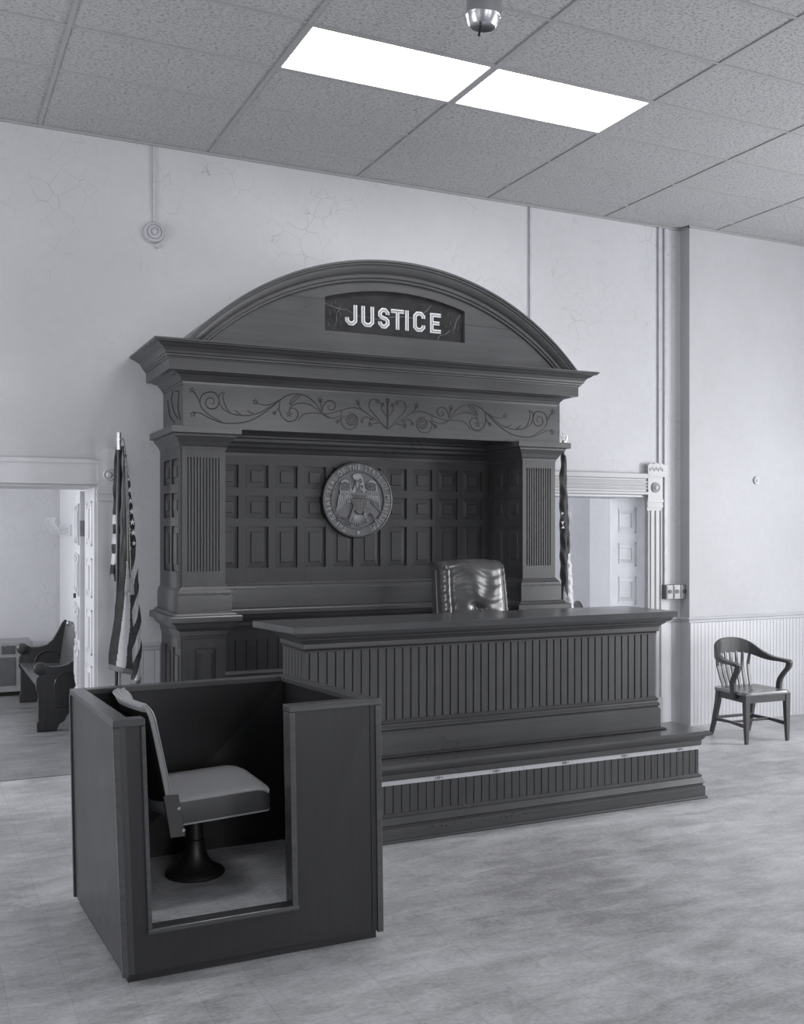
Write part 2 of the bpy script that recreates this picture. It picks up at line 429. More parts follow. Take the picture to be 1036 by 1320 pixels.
# wainscot, chair rail and skirting on the white walls
def rail_prof(z): return [(0, z-.055), (.012, z-.052), (.014, z-.03), (.030, z-.022), (.034, z-.006), (.028, z), (0, z)]
mb = MB(); mb.sweep([(1.33, WY), (1.62, WY)], rail_prof(.975+.03)); struct('trim_1', mb, M['white_paint'])
mb = MB(); mb.sweep([(6.31, WY), (JX, WY), (JX, WY2), (RX, WY2)], rail_prof(1.02)); struct('trim_2', mb, M['white_paint'])
mb = MB(); beadboard(mb, (1.33, WY), (1.62, WY), 0, .95, .085, .014, .008, .005); struct('wainscot_left', mb, M['white_paint'])
mb = MB(); beadboard(mb, (6.31, WY), (JX, WY), 0, .965, .118, .014, .006, .004); beadboard(mb, (JX-.0, WY2), (RX, WY2), 0, .965, .0435, .014, .005, .0035)
mb.box(JX-.012, JX, WY2, WY, 0, .965); struct('wainscot_right', mb, M['white_paint'])

# door casings
def block_rosette(mb, cx, y, cz, r):
    mb.lathe([(r, 0), (r, .010), (r*.86, .016), (r*.70, .010), (r*.62, .008), (r*.5, .020), (r*.25, .026), (0, .027)], (cx, y, cz), (0, -1, 0), 28)
def casing(name, xc0, xc1, lx0, lx1, fancy):
    # one side casing with corner block, and the head casing lx0..lx1
    mb = MB(); W_ = xc1-xc0; y = WY
    mb.box(xc0, xc1, y-.022, y, 0, 2.05)
    if fancy:
        for a, b in ((0, .12), (.20, .44), (.54, .78), (.88, 1)):
            mb.prism([(xc0+W_*a, y-.022, .28), (xc0+W_*(a+.03), y-.034, .28), (xc0+W_*(b-.03), y-.034, .28), (xc0+W_*b, y-.022, .28)], (0, 0, 1.74))
        mb.box(xc0-.004, xc1+.004, y-.036, y, 0, .27)
    mb.box(xc0-.006, xc1+.006, y-.040, y, 2.05, 2.075); mb.box(xc0-.003, xc1+.003, y-.032, y, 2.075, 2.10)
    mb.box(xc0-.008, xc1+.008, y-.044, y, 2.10, 2.125)
    mb.box(xc0, xc1, y-.038, y, 2.125, 2.335)
    block_rosette(mb, (xc0+xc1)/2, y-.038, 2.235, W_*.28)
    if fancy:
        mb.box(xc0-.012, xc1+.012, y-.052, y, 2.335, 2.36)
        pts = [(xc0-.014, y-.055, 2.36)]
        for k in range(0, 13):
            t = k/12; pts.append((xc0-.014+(W_+.028)*t, y-.055, 2.44+.012*abs(math.sin(t*PI*3))+.012*math.sin(t*PI)))
        pts.append((xc1+.014, y-.055, 2.36)); mb.prism(pts, (0, .055, 0))
        for k in range(7): mb.ball((xc0+W_*(.08+.14*k), y-.056, 2.40+.012*(k % 2)), .012, 5, (1, .5, 1.3))
    else:
        pts = [(xc0, y-.03, 2.335)]+[(xc0+W_*(.5-.5*math.cos(a)), y-.03, 2.385+.045*math.sin(a)) for a in (PI*k/12 for k in range(13))]+[(xc1, y-.03, 2.335)]
        mb.prism(pts, (0, .03, 0))
    # head
    mb.box(lx0, lx1, y-.024, y, DH-.0, 2.345)
    if fancy:
        for z0, z1, d in ((2.315, 2.365, .05), (2.275, 2.295, .036), (2.245, 2.262, .036), (2.215, 2.232, .036), (2.165, 2.195, .042)):
            mb.prism([(lx0, y, z0), (lx0, y-d+.006, z0), (lx0, y-d, z0+.006), (lx0, y-d, z1-.006), (lx0, y-d+.006, z1), (lx0, y, z1)], (lx1-lx0, 0, 0))
    else:
        mb.box(lx0, lx1, y-.034, y, 2.315, 2.345); mb.box(lx0, lx1, y-.034, y, DH, DH+.03)
    return struct(name, mb, M['casing_paint'] if fancy else M['door_paint'])
casing('trim_3', 6.13, 6.30, 4.95, 6.13, True)
casing('trim_4', 1.172, 1.325, LD0, 1.172, False)

# panelled reveals inside the two doorways, and head linings
def reveal(name, x, nx, y0, y1, rows, m, zt):
    mb = MB(); mb.box(x, x+nx*.02, y0, y1, 0, zt)
    w_ = y1-y0
    for z0, z1 in rows:
        ya, yb = y0+w_*.22, y1-w_*.25
        for q in (0, 1):
            mb.box(x+nx*.02, x+nx*.026, ya if q == 0 else yb-.010, ya+.010 if q == 0 else yb, z0, z1)
        mb.box(x+nx*.02, x+nx*.026, ya, yb, z1-.012, z1); mb.box(x+nx*.02, x+nx*.026, ya, yb, z0, z0+.012)
        mb.raised((x+nx*.02, ya+.02, z0+.022), (0, 1, 0), (0, 0, 1), yb-ya-.04, z1-z0-.044, (nx, 0, 0), .03, .010)
    return struct(name, mb, m)
reveal('trim_6', RD1, -1, WY+.002, WY+TH, [(1.81, 2.05), (1.50, 1.72), (1.14, 1.40), (.62, 1.04), (.16, .52)], M['door_paint'], DH)
reveal('trim_7', LD1, -1, WY+.002, WY+TH-.05, [(1.72, 2.05), (1.34, 1.63), (.92, 1.25), (.42, .84), (.1, .34)], M['door_paint'], DH)
mb = MB(); mb.box(LD0, LD1-.02, WY+.0, WY+TH, DH-.02, DH); struct('trim_8', mb, M['door_paint'])
mb = MB(); mb.box(RD0, RD1-.02, WY+.0, WY+TH, DH-.02, DH); struct('trim_9', mb, M['door_paint'])

# open panelled door in the left doorway
hx, hy, fx, fy = 1.128, WY+TH+.03, 1.245, 9.22
d = Vector((fx-hx, fy-hy, 0)); dl = d.length; d.normalize(); nn = Vector((-d.y, d.x, 0))  # n points to -X
dr = bpy.data.objects.new('door_1', None); dr.location = (hx, hy, 0); C.objects.link(dr); dr['kind'] = 'structure'
mb = MB(); o = Vector((hx, hy, .012)); t_ = -nn*.045; H = 2.125
leaf = [o, o+d*dl, o+d*dl+t_, o+t_]
mb.hexa([*leaf, *[p+Vector((0, 0, H)) for p in leaf]])
for z0, z1 in ((1.72, 2.02), (1.32, 1.62), (.98, 1.2), (.56, .88), (.14, .46)):
    for a0, a1 in ((.12, dl*.46), (dl*.54, dl-.12)):
        mb.raised(o+d*a0+Vector((0, 0, z0)), d, (0, 0, 1), a1-a0, z1-z0, nn, .045, .012, .02)
        for p, q, r_, s_ in ((a0-.012, a0, z0-.012, z1+.012), (a1, a1+.012, z0-.012, z1+.012), (a0, a1, z1, z1+.012), (a0, a1, z0-.012, z0)):
            c0 = o+d*p+Vector((0, 0, r_)); mb.hexa([c0, c0+d*(q-p), c0+d*(q-p)+nn*.014, c0+nn*.014]+[k+Vector((0, 0, s_-r_)) for k in (c0, c0+d*(q-p), c0+d*(q-p)+nn*.014, c0+nn*.014)])
obj('leaf', mb, M['door_paint'], dr)
for z in (1.85, .3):
    mb = MB(); c0 = o+Vector((0, -.004, z-.012)); mb.box(c0.x-.002, c0.x+.058, c0.y-.008, c0.y, z-.06, z+.06)
    mb.cyl((c0.x+.05, c0.y-.008, z-.065), (c0.x+.05, c0.y-.008, z+.065), .007); obj('hinge', mb, M['box_grey'], dr)
mb = MB(); kp = o+d*(dl-.07)+Vector((0, 0, 1.02)); mb.cyl(kp, kp+nn*.04, .010); mb.ball(kp+nn*.055, .024, 8); obj('knob', mb, M['nickel'], dr, smooth=True)
mb = MB(); kp = o+d*(dl-.06)+Vector((0, 0, 1.27)); mb.box(kp.x-.02, kp.x+.005, kp.y-.02, kp.y+.02, 1.25, 1.29); obj('latch', mb, M['plug_dark'], dr)

# trunking, conduits, alarm devices and socket boxes on the walls
def conduit(x, z0, z1, w_, d_, label, y=WY):
    mb = MB(); mb.box(x-w_/2, x+w_/2, y-d_, y-.0005, z0, z1)
    for z in [z0+.25+.9*i for i in range(int((z1-z0-.2)/.9)+1)]: mb.box(x-w_/2-.008, x+w_/2+.008, y-.004, y-.0003, z-.012, z+.012)
    return tag(obj('conduit', mb, M['bracket'], bev=.002), label, 'conduit')
conduit(1.576, 4.115, CZ-.013, .016, .014, 'thin white conduit running from ceiling down to the round wall alarm')
conduit(4.857, 3.13, CZ-.013, .018, .016, 'single thin white conduit dropping behind the arched wooden backdrop')
conduit(6.285, 1.325, CZ-.013, .030, .018, 'left one of two parallel white conduits above the grey socket boxes')
conduit(6.355, 1.325, CZ-.013, .030, .018, 'right one of two parallel white conduits above the grey socket boxes')
t = thing('wall_alarm', 'round ribbed white alarm device on wall at end of thin conduit', 'alarm', (1.576, WY, 4.035))
mb = MB(); mb.lathe([(.078, 0), (.078, .022), (.070, .034), (.058, .036), (.054, .028), (.050, .028), (.046, .04), (.032, .044), (.028, .036), (.024, .036), (.018, .046), (0, .048)], (1.576, WY, 4.035), (0, -1, 0), 36)
obj('housing', mb, M['bracket'], t, smooth=True)
mb = MB(); mb.box(1.588, 1.615, WY-.02, WY-.0005, 3.925, 3.95); obj('terminal_block', mb, M['bracket'], t)
for z in (4.00, 4.07): obj('screw', MB().cyl((1.576, WY-.030, z), (1.576, WY-.041, z), .004, n=8), M['plug_dark'], t)
t = thing('wall_button', 'small round white disc mounted high on the plain right wall', 'wall fixture', (7.374, WY2, 2.32))
mb = MB(); mb.lathe([(.036, 0), (.036, .014), (.030, .020), (.020, .020), (.018, .014), (0, .014)], (7.374, WY2, 2.32), (0, -1, 0), 28); obj('plate', mb, M['white_paint'], t, smooth=True)
mb = MB(); mb.lathe([(.015, .014), (.015, .024), (.010, .028), (0, .028)], (7.374, WY2, 2.32), (0, -1, 0), 20); obj('button', mb, M['rosette'], t, smooth=True)
BL = ['leftmost of three, under the conduits', 'middle of three in a row', 'rightmost of three, nearest the wall corner']
for i in range(3):
    x0 = 6.315+.085*i
    t = thing('outlet_box', 'grey wall socket box, '+BL[i], 'socket', (x0+.04, WY, 1.26), group='grey socket boxes on the wall')
    mb = MB(); mb.box(x0, x0+.080, WY-.075, WY-.0005, 1.19, 1.325); obj('housing', mb, M['box_grey'], t, bev=.004)
    mb = MB(); mb.box(x0+.010, x0+.070, WY-.079, WY-.075, 1.205, 1.31); obj('cover_plate', mb, M['box_grey'], t, bev=.001)
    mb = MB(); mb.cyl((x0+.04, WY-.079, 1.262), (x0+.04, WY-.086, 1.262), .020, n=20); obj('socket', mb, M['plug_dark'], t)
    mb = MB(); mb.box(x0+.030, x0+.034, WY-.0875, WY-.086, 1.255, 1.272); mb.box(x0+.045, x0+.049, WY-.0875, WY-.086, 1.255, 1.272); mb.cyl((x0+.04, WY-.086, 1.25), (x0+.04, WY-.0875, 1.25), .003, n=8); obj('slot', mb, M['ink'], t)

# ================================================================== arched backdrop
U = thing('paneled_backdrop', 'tall dark oak wall backdrop with arched pediment and fluted side columns', 'backdrop', (3.18, WY, 0))
CL0, CL1, CR0, CR1, CF = 1.64, 1.945, 4.39, 4.70, 6.95      # columns and their front face
YB = 7.50                                                   # back of the recess
ROWS = [(2.16, 2.335), (1.925, 2.098), (1.546, 1.865)]
XC = 3.185
def panel_sheet(mb, o, u, n, cols, rows, W_, z0, z1, th=.022):
    # frame of stiles and rails standing n*th off a sheet, fielded panels inside
    o, u, n = Vector(o), Vector(u), Vector(n); up = Vector((0, 0, 1))
    def bx(a0, a1, b0, b1, d0, d1):
        c = [o+u*a0+up*b0+n*d0, o+u*a1+up*b0+n*d0, o+u*a1+up*b0+n*d1, o+u*a0+up*b0+n*d1]
        mb.hexa(c+[p+up*(b1-b0) for p in c])
    bx(0, W_, z0, z1, -.012, 0)
    xs = [0]+[e for c in cols for e in c]+[W_]
    for i in range(0, len(xs), 2): bx(xs[i], xs[i+1], z0, z1, 0, th)
    zs = [z0]+[e for r in sorted(rows) for e in r]+[z1]
    for c0, c1 in cols:
        for i in range(0, len(zs), 2): bx(c0, c1, zs[i], zs[i+1], 0, th)
        for r0, r1 in rows:
            w_ = c1-c0; h = r1-r0; f = min(.016, w_*.1)
            # sloped moulding round the opening then raised field
            mb.raised(o+u*(c0+w_*.04)+up*(r0+w_*.04), u, up, w_*.92, h-w_*.08, n, w_*.20, .007, .012)
# columns (wings)
def column(x0, x1, outer, inner_panel_side):
    P = obj('column', MB().box(x0+.012, x1-.012, CF+.012, WY, 1.25, 2.53), M['wood_z'], U)
    mb = MB()                                       # fluted face: strips between the grooves
    w_ = x1-x0; g0, g1 = x0+.035, x1-.042; n = 11; p = (g1-g0)/(n-.5)
    mb.box(x0, g0, CF, CF+.013, 1.43, 2.43); mb.box(g1, x1, CF, CF+.013, 1.43, 2.43)
    mb.box(g0, g1, CF, CF+.013, 1.43, 1.55); mb.box(g0, g1, CF, CF+.013, 2.34, 2.43)
    for i in range(n-1): mb.box(g0+p*(i+.5), g0+p*(i+1), CF, CF+.013, 1.55, 2.34)
    obj('fluted_face', mb, M['wood_z'], P)
    if outer < 0:
        mb = MB(); panel_sheet(mb, (x0+.002, CF+.012, 0), (0, 1, 0), (-1, 0, 0), [(.035, .235), (.285, .490)], ROWS, WY-CF-.012, 1.43, 2.43, .018); obj('side_panel', mb, M['wood_z'], P)
    else:
        mb = MB(); mb.box(x1-.014, x1, CF+.012, WY, 1.43, 2.43); obj('side_panel', mb, M['wood_z'], P)
    xi = x1 if outer < 0 else x0; s_ = 1 if outer < 0 else -1
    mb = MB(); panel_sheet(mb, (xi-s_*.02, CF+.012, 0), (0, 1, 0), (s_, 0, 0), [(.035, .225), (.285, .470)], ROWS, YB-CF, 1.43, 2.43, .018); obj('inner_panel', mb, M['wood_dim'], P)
    path = [(x0, WY), (x0, CF), (x1, CF), (x1, YB)]
    mb = MB(); mb.sweep(path, [(-.01, 2.395), (.004, 2.395), (.008, 2.415), (.014, 2.420), (.020, 2.428), (.030, 2.448), (.048, 2.470), (.060, 2.484), (.062, 2.496), (.088, 2.500), (.092, 2.504), (.092, 2.545), (-.01, 2.545)]); obj('capital', mb, M['wood'], P)
    mb = MB(); mb.sweep(path, [(-.01, 1.255), (.036, 1.255), (.036, 1.385), (.032, 1.400), (.030, 1.415), (.018, 1.428), (.008, 1.445), (-.01, 1.452)]); obj('base', mb, M['wood'], P)
    mb = MB(); mb.sweep(path, [(-.01, 1.085), (.006, 1.085), (.010, 1.092), (.010, 1.100), (.016, 1.106), (.016, 1.138), (.028, 1.145), (.050, 1.165), (.064, 1.188), (.070, 1.196), (.094, 1.202), (.096, 1.208), (.096, 1.238), (.090, 1.246), (.066, 1.250), (.058, 1.262), (.044, 1.270), (-.01, 1.270)]); obj('pedestal_cap', mb, M['wood'], P)
    Q = obj('pedestal', MB().box(x0+.010, x1+.012-.01, CF+.010, WY, 0, 1.10), M['wood_z'], P)
    mb = MB(); panel_sheet(mb, (x0+.004, CF+.012, 0), (1, 0, 0), (0, -1, 0), [(.085, .235)], [(.33, 1.015)], x1-x0-.004, .02, 1.09, .014); obj('pedestal_panel', mb, M['wood_z'], P)
    if outer < 0:
        mb = MB(); panel_sheet(mb, (x0+.012, CF+.012, 0), (0, 1, 0), (-1, 0, 0), [(.045, .245), (.295, .500)], [(.33, 1.01)], WY-CF-.012, .02, 1.09, .016); obj('pedestal_side_panel', mb, M['wood_z'], P)
    mb = MB(); mb.sweep(path, [(-.01, 0), (.03, 0), (.03, .16), (.022, .175), (.010, .19), (-.01, .19)]); obj('plinth', mb, M['wood'], P)
column(CL0, CL1, -1, 1); column(CR0, CR1, 1, -1)
# recess back with its thirty panels, skirting courses and shelf
mb = MB(); cols = [(2.0215-CL1+.2365*k, 2.0215-CL1+.2365*k+.179) for k in range(10)]
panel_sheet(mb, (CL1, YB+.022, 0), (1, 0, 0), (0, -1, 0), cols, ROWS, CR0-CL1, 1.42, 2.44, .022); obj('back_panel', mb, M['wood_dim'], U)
mb = MB(); mb.sweep([(CL1, YB), (CR0, YB)], [(-.02, 2.40), (.008, 2.40), (.012, 2.425), (.020, 2.430), (.034, 2.455), (.058, 2.470), (.066, 2.490), (.090, 2.505), (.094, 2.525), (.110, 2.535), (.110, 2.56), (-.02, 2.56)]); obj('crown_molding', mb, M['wood'], U)
mb = MB(); mb.sweep([(CL1, YB), (CR0, YB)], [(-.02, 1.24), (.030, 1.24), (.030, 1.385), (.026, 1.395), (.024, 1.412), (.012, 1.420), (.006, 1.435), (-.02, 1.44)]); obj('skirting', mb, M['wood'], U)
mb = MB(); mb.sweep([(CL1, YB), (CR0, YB)], [(-.02, 1.08), (.008, 1.08), (.010, 1.10), (.018, 1.115), (.018, 1.135), (.034, 1.150), (.055, 1.172), (.062, 1.195), (.088, 1.200), (.090, 1.206), (.090, 1.232), (.084, 1.240), (.060, 1.248), (-.02, 1.255)]); obj('shelf', mb, M['wood'], U)
mb = MB(); mb.box(CL1-.02, CR0+.02, YB-.004, YB+.03, 1.0, 1.10); obj('rail', mb, M['wood'], U)
mb = MB(); beadboard(mb, (CL1, YB+.01), (CR0, YB+.01), 0, 1.005, .085, .012, .009, .006, off=.3); obj('beadboard', mb, M['wood_dim'], U)
mb = MB(); mb.sweep([(CL1, YB), (CR0, YB)], [(-.02, .47), (.022, .47), (.022, .745), (.016, .757), (.004, .767), (-.02, .767)]); obj('baseboard', mb, M['wood'], U)
# frieze and cornice
F0, F1 = 1.648, 4.742
FR = obj('frieze', MB().box(F0, F1, CF-.004, WY, 2.545, 2.90), M['wood'], U)
CARVE = [[(1.473, 2.65), (1.425, 2.646), (1.357, 2.615), (1.274, 2.588), (1.176, 2.587), (1.077, 2.608), (0.991, 2.654), (0.919, 2.706), (0.86, 2.758), (0.802, 2.8), (0.728, 2.821), (0.654, 2.811), (0.593, 2.772), (0.548, 2.725), (0.503, 2.67), (0.441, 2.659), (0.38, 2.676)], [(1.267, 2.588), (1.37, 2.642), (1.418, 2.687), (1.428, 2.733), (1.405, 2.779), (1.357, 2.798), (1.315, 2.787), (1.294, 2.748), (1.301, 2.706), (1.329, 2.682), (1.37, 2.686), (1.388, 2.715), (1.377, 2.746), (1.35, 2.758), (1.329, 2.739), (1.332, 2.716), (1.35, 2.717)], [(1.253, 2.8), (1.285, 2.789), (1.294, 2.741), (1.267, 2.688), (1.211, 2.654)], [(1.253, 2.8), (1.267, 2.763), (1.246, 2.703), (1.204, 2.653), (1.091, 2.646), (0.991, 2.674), (0.919, 2.72), (0.846, 2.765)], [(1.432, 2.726), (1.452, 2.766), (1.482, 2.802)], [(1.02, 2.742), (0.976, 2.726), (0.919, 2.734), (0.846, 2.772), (0.809, 2.793)], [(0.846, 2.765), (0.853, 2.702), (0.831, 2.648), (0.787, 2.619), (0.735, 2.631), (0.71, 2.674), (0.728, 2.709), (0.765, 2.714), (0.78, 2.685)], [(0.691, 2.812), (0.728, 2.804), (0.765, 2.77), (0.775, 2.741), (0.743, 2.764), (0.691, 2.812)], [(0.78, 2.692), (0.758, 2.735), (0.683, 2.756), (0.609, 2.743), (0.533, 2.697), (0.472, 2.665)], [(0.713, 2.625), (0.668, 2.676), (0.593, 2.69), (0.518, 2.684), (0.457, 2.658)], [(0.541, 2.787), (0.536, 2.754), (0.525, 2.712)], [(0.525, 2.705), (0.51, 2.755), (0.48, 2.783), (0.441, 2.781), (0.422, 2.753), (0.434, 2.724), (0.464, 2.719), (0.48, 2.739), (0.46, 2.751)], [(0.518, 2.684), (0.426, 2.703), (0.349, 2.728), (0.287, 2.743), (0.224, 2.735), (0.161, 2.702), (0.097, 2.661), (0.004, 2.596)], [(0.372, 2.713), (0.377, 2.641), (0.349, 2.592), (0.295, 2.583), (0.255, 2.61), (0.243, 2.661), (0.271, 2.696), (0.318, 2.708)], [(0.243, 2.789), (0.237, 2.763), (0.208, 2.733)], [(0.004, 2.596), (0.097, 2.69), (0.148, 2.746), (0.145, 2.797), (0.113, 2.816), (0.073, 2.808), (0.057, 2.78)], [(0.113, 2.653), (0.177, 2.682), (0.216, 2.648)], [(0.153, 2.629), (0.137, 2.666), (0.113, 2.675)], [(0.065, 2.641), (0.105, 2.636), (0.145, 2.625)], [(0.004, 2.596), (0.004, 2.805)], [(0.004, 2.687), (0.049, 2.744), (0.041, 2.781)], [(1.176, 2.679), (1.155, 2.659), (1.133, 2.649)], [(1.091, 2.683), (1.07, 2.668), (1.041, 2.662)], [(0.89, 2.673), (0.868, 2.695), (0.853, 2.723)], [(0.411, 2.639), (0.38, 2.655), (0.349, 2.678)]]
FLOW = [(1.482, 2.802, 0.0216), (1.477, 2.637, 0.0216), (1.031, 2.746, 0.0216), (0.89, 2.673, 0.0158), (0.778, 2.671, 0.023), (0.541, 2.787, 0.0216), (0.406, 2.636, 0.0158), (0.243, 2.789, 0.0216), (0.081, 2.8, 0.0173), (0.208, 2.646, 0.0144), (0.142, 2.625, 0.0158), (0.041, 2.781, 0.0144), (0.004, 2.812, 0.0187)]
def smoothpts(p, k=4):
    out = []
    for i in range(len(p)-1):
        p0 = p[max(i-1, 0)]; p1 = p[i]; p2 = p[i+1]; p3 = p[min(i+2, len(p)-1)]
        for j in range(k):
            t = j/k; out.append(tuple(.5*((2*b)+(c-a)*t+(2*a-5*b+4*c-d_)*t*t+(3*b-a-3*c+d_)*t**3) for a, b, c, d_ in zip(p0, p1, p2, p3)))
    return out+[p[-1]]
yf = CF-.004
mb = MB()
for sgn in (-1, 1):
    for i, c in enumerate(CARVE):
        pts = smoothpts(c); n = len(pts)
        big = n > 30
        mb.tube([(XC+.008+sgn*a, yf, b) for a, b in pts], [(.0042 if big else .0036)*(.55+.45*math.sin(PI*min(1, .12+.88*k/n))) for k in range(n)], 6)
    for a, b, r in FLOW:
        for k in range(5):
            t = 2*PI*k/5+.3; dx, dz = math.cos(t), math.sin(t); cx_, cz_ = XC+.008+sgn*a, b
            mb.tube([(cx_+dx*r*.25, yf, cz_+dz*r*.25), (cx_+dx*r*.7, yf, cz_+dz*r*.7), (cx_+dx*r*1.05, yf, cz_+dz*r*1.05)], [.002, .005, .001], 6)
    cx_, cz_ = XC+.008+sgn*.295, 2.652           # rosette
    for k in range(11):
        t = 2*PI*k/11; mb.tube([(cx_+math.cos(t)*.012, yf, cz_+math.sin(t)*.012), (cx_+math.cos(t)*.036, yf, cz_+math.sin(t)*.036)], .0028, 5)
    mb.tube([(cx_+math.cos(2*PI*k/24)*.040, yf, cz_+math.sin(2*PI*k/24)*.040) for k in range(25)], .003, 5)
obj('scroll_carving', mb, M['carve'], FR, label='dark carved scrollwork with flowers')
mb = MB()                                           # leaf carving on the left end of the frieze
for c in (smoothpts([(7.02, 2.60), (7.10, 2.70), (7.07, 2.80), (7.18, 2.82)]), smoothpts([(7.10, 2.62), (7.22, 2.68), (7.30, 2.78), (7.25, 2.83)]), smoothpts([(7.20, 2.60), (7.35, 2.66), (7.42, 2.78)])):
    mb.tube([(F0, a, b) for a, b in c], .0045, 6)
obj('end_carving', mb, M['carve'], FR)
cp = [(F0, WY), (F0, CF-.004), (F1-.03, CF-.004), (F1-.03, WY)]
mb = MB(); mb.sweep(cp, [(-.02, 2.845), (.004, 2.845), (.006, 2.862), (.014, 2.866), (.022, 2.880), (.044, 2.905), (.078, 2.915), (.084, 2.920), (.084, 2.93), (-.02, 2.93)]); obj('bed_molding', mb, M['wood'], U)
mb = MB(); mb.sweep(cp, [(-.02, 2.920), (.126, 2.920), (.126, 3.000), (-.02, 3.000)]); obj('fascia', mb, M['wood'], U)
mb = MB(); mb.sweep(cp, [(-.02, 2.995), (.132, 2.995), (.136, 3.006), (.146, 3.010), (.148, 3.020), (.158, 3.026), (.162, 3.040), (.176, 3.060), (.196, 3.070), (.206, 3.078), (.216, 3.084), (.236, 3.088), (.236, 3.094), (.246, 3.098), (.246, 3.110), (-.02, 3.116)]); obj('cornice', mb, M['wood'], U)
# tympanum and arch
ACX, ACZ, AR = 3.185, 1.693, 2.107
ICZ, IR = 1.563, 2.085
ZB = 3.112
def arcpts(cz, r, n=60, zb=ZB, cx=ACX):
    a0 = math.asin((zb-cz)/r); return [(cx-r*math.cos(a), cz+r*math.sin(a)) for a in (a0+(PI-2*a0)*i/n for i in range(n+1))]
TY = 6.80
sx0, sx1, sz0, szs = 2.632, 3.775, 3.268, 3.508      # sign opening
def sgn_top(x): return 1.6+ math.sqrt(max(0, 1.996**2-(x-3.2)**2))-.001 if False else 3.508+.089*(1-((x-3.2)/.5715)**2)
mb = MB(); n = 60; ty1 = TY+.02
def slab(a, b, zlo, zhi):     # vertical slab between functions
    k = 12
    for i in range(k):
        x0 = a+(b-a)*i/k; x1 = a+(b-a)*(i+1)/k
        q = [(x0, TY, zlo(x0)), (x1, TY, zlo(x1)), (x1, ty1+.03, zlo(x1)), (x0, ty1+.03, zlo(x0)), (x0, TY, zhi(x0)), (x1, TY, zhi(x1)), (x1, ty1+.03, zhi(x1)), (x0, ty1+.03, zhi(x0))]
        mb.hexa(q)
atop = lambda x: max(ZB, ACZ+math.sqrt(max(0, (AR-.03)**2-(x-ACX)**2)))
hw = math.sqrt((AR-.03)**2-(ZB-ACZ)**2)
for a, b, lo, hi in ((ACX-hw, sx0, lambda x: ZB-.005, atop), (sx1, ACX+hw, lambda x: ZB-.005, atop), (sx0, sx1, lambda x: ZB-.005, lambda x: sz0), (sx0, sx1, sgn_top, atop)): slab(a, b, lo, hi)
bmesh.ops.remove_doubles(mb.b, verts=mb.b.verts[:], dist=1e-4)
inner = [f for f in mb.b.faces if len({tuple(round(c, 4) for c in v.co) for v in f.verts}) < 3]
bmesh.ops.delete(mb.b, geom=inner, context='FACES')
TM = obj('tympanum', mb, M['wood'], U)
mb = MB()                                           # thin board joints
for x0, x1, z in ((ACX-1.10, sx0, 3.49), (sx1, ACX+1.02, 3.405)): mb.box(x0, x1, TY-.0012, TY+.002, z-.002, z+.002)
obj('board_joint', mb, M['carve'], TM)
def arch_ring(mb, sections):
    # sections: list of (radial inset from outer arc, y); blends outer arc to inner arc
    A = arcpts(ACZ, AR, 80); B = arcpts(ICZ, IR, 80); rings = []
    for (ax, az), (bx_, bz) in zip(A, B): rings.append([mb.v((ax+(bx_-ax)*t, y, az+(bz-az)*t)) for t, y in sections])
    k = len(sections)
    for a, b in zip(rings, rings[1:]):
        for j in range(k): mb.face([a[j], a[(j+1) % k], b[(j+1) % k], b[j]])
    mb.face(rings[0]); mb.face(rings[-1])
Y0 = 6.70
mb = MB(); arch_ring(mb, [(0, WY-.0), (0, Y0), (.10, Y0), (.12, Y0+.010), (.20, Y0+.012), (.23, Y0+.022), (.36, Y0+.028), (.48, Y0+.048), (.56, Y0+.056), (.58, Y0+.066), (.74, Y0+.070), (.78, Y0+.082), (.88, Y0+.084), (.93, Y0+.10), (1.0, Y0+.104), (1.0, TY+.05), (.3, TY+.05), (.3, WY)])
obj('arch_molding', mb, M['wood'], U, smooth=True)
mb = MB(); hw2 = hw-.1; mb.box(ACX-hw2, ACX+hw2, TY+.05, WY, ZB-.01, ZB+.05); obj('pediment_base', mb, M['wood'], U)
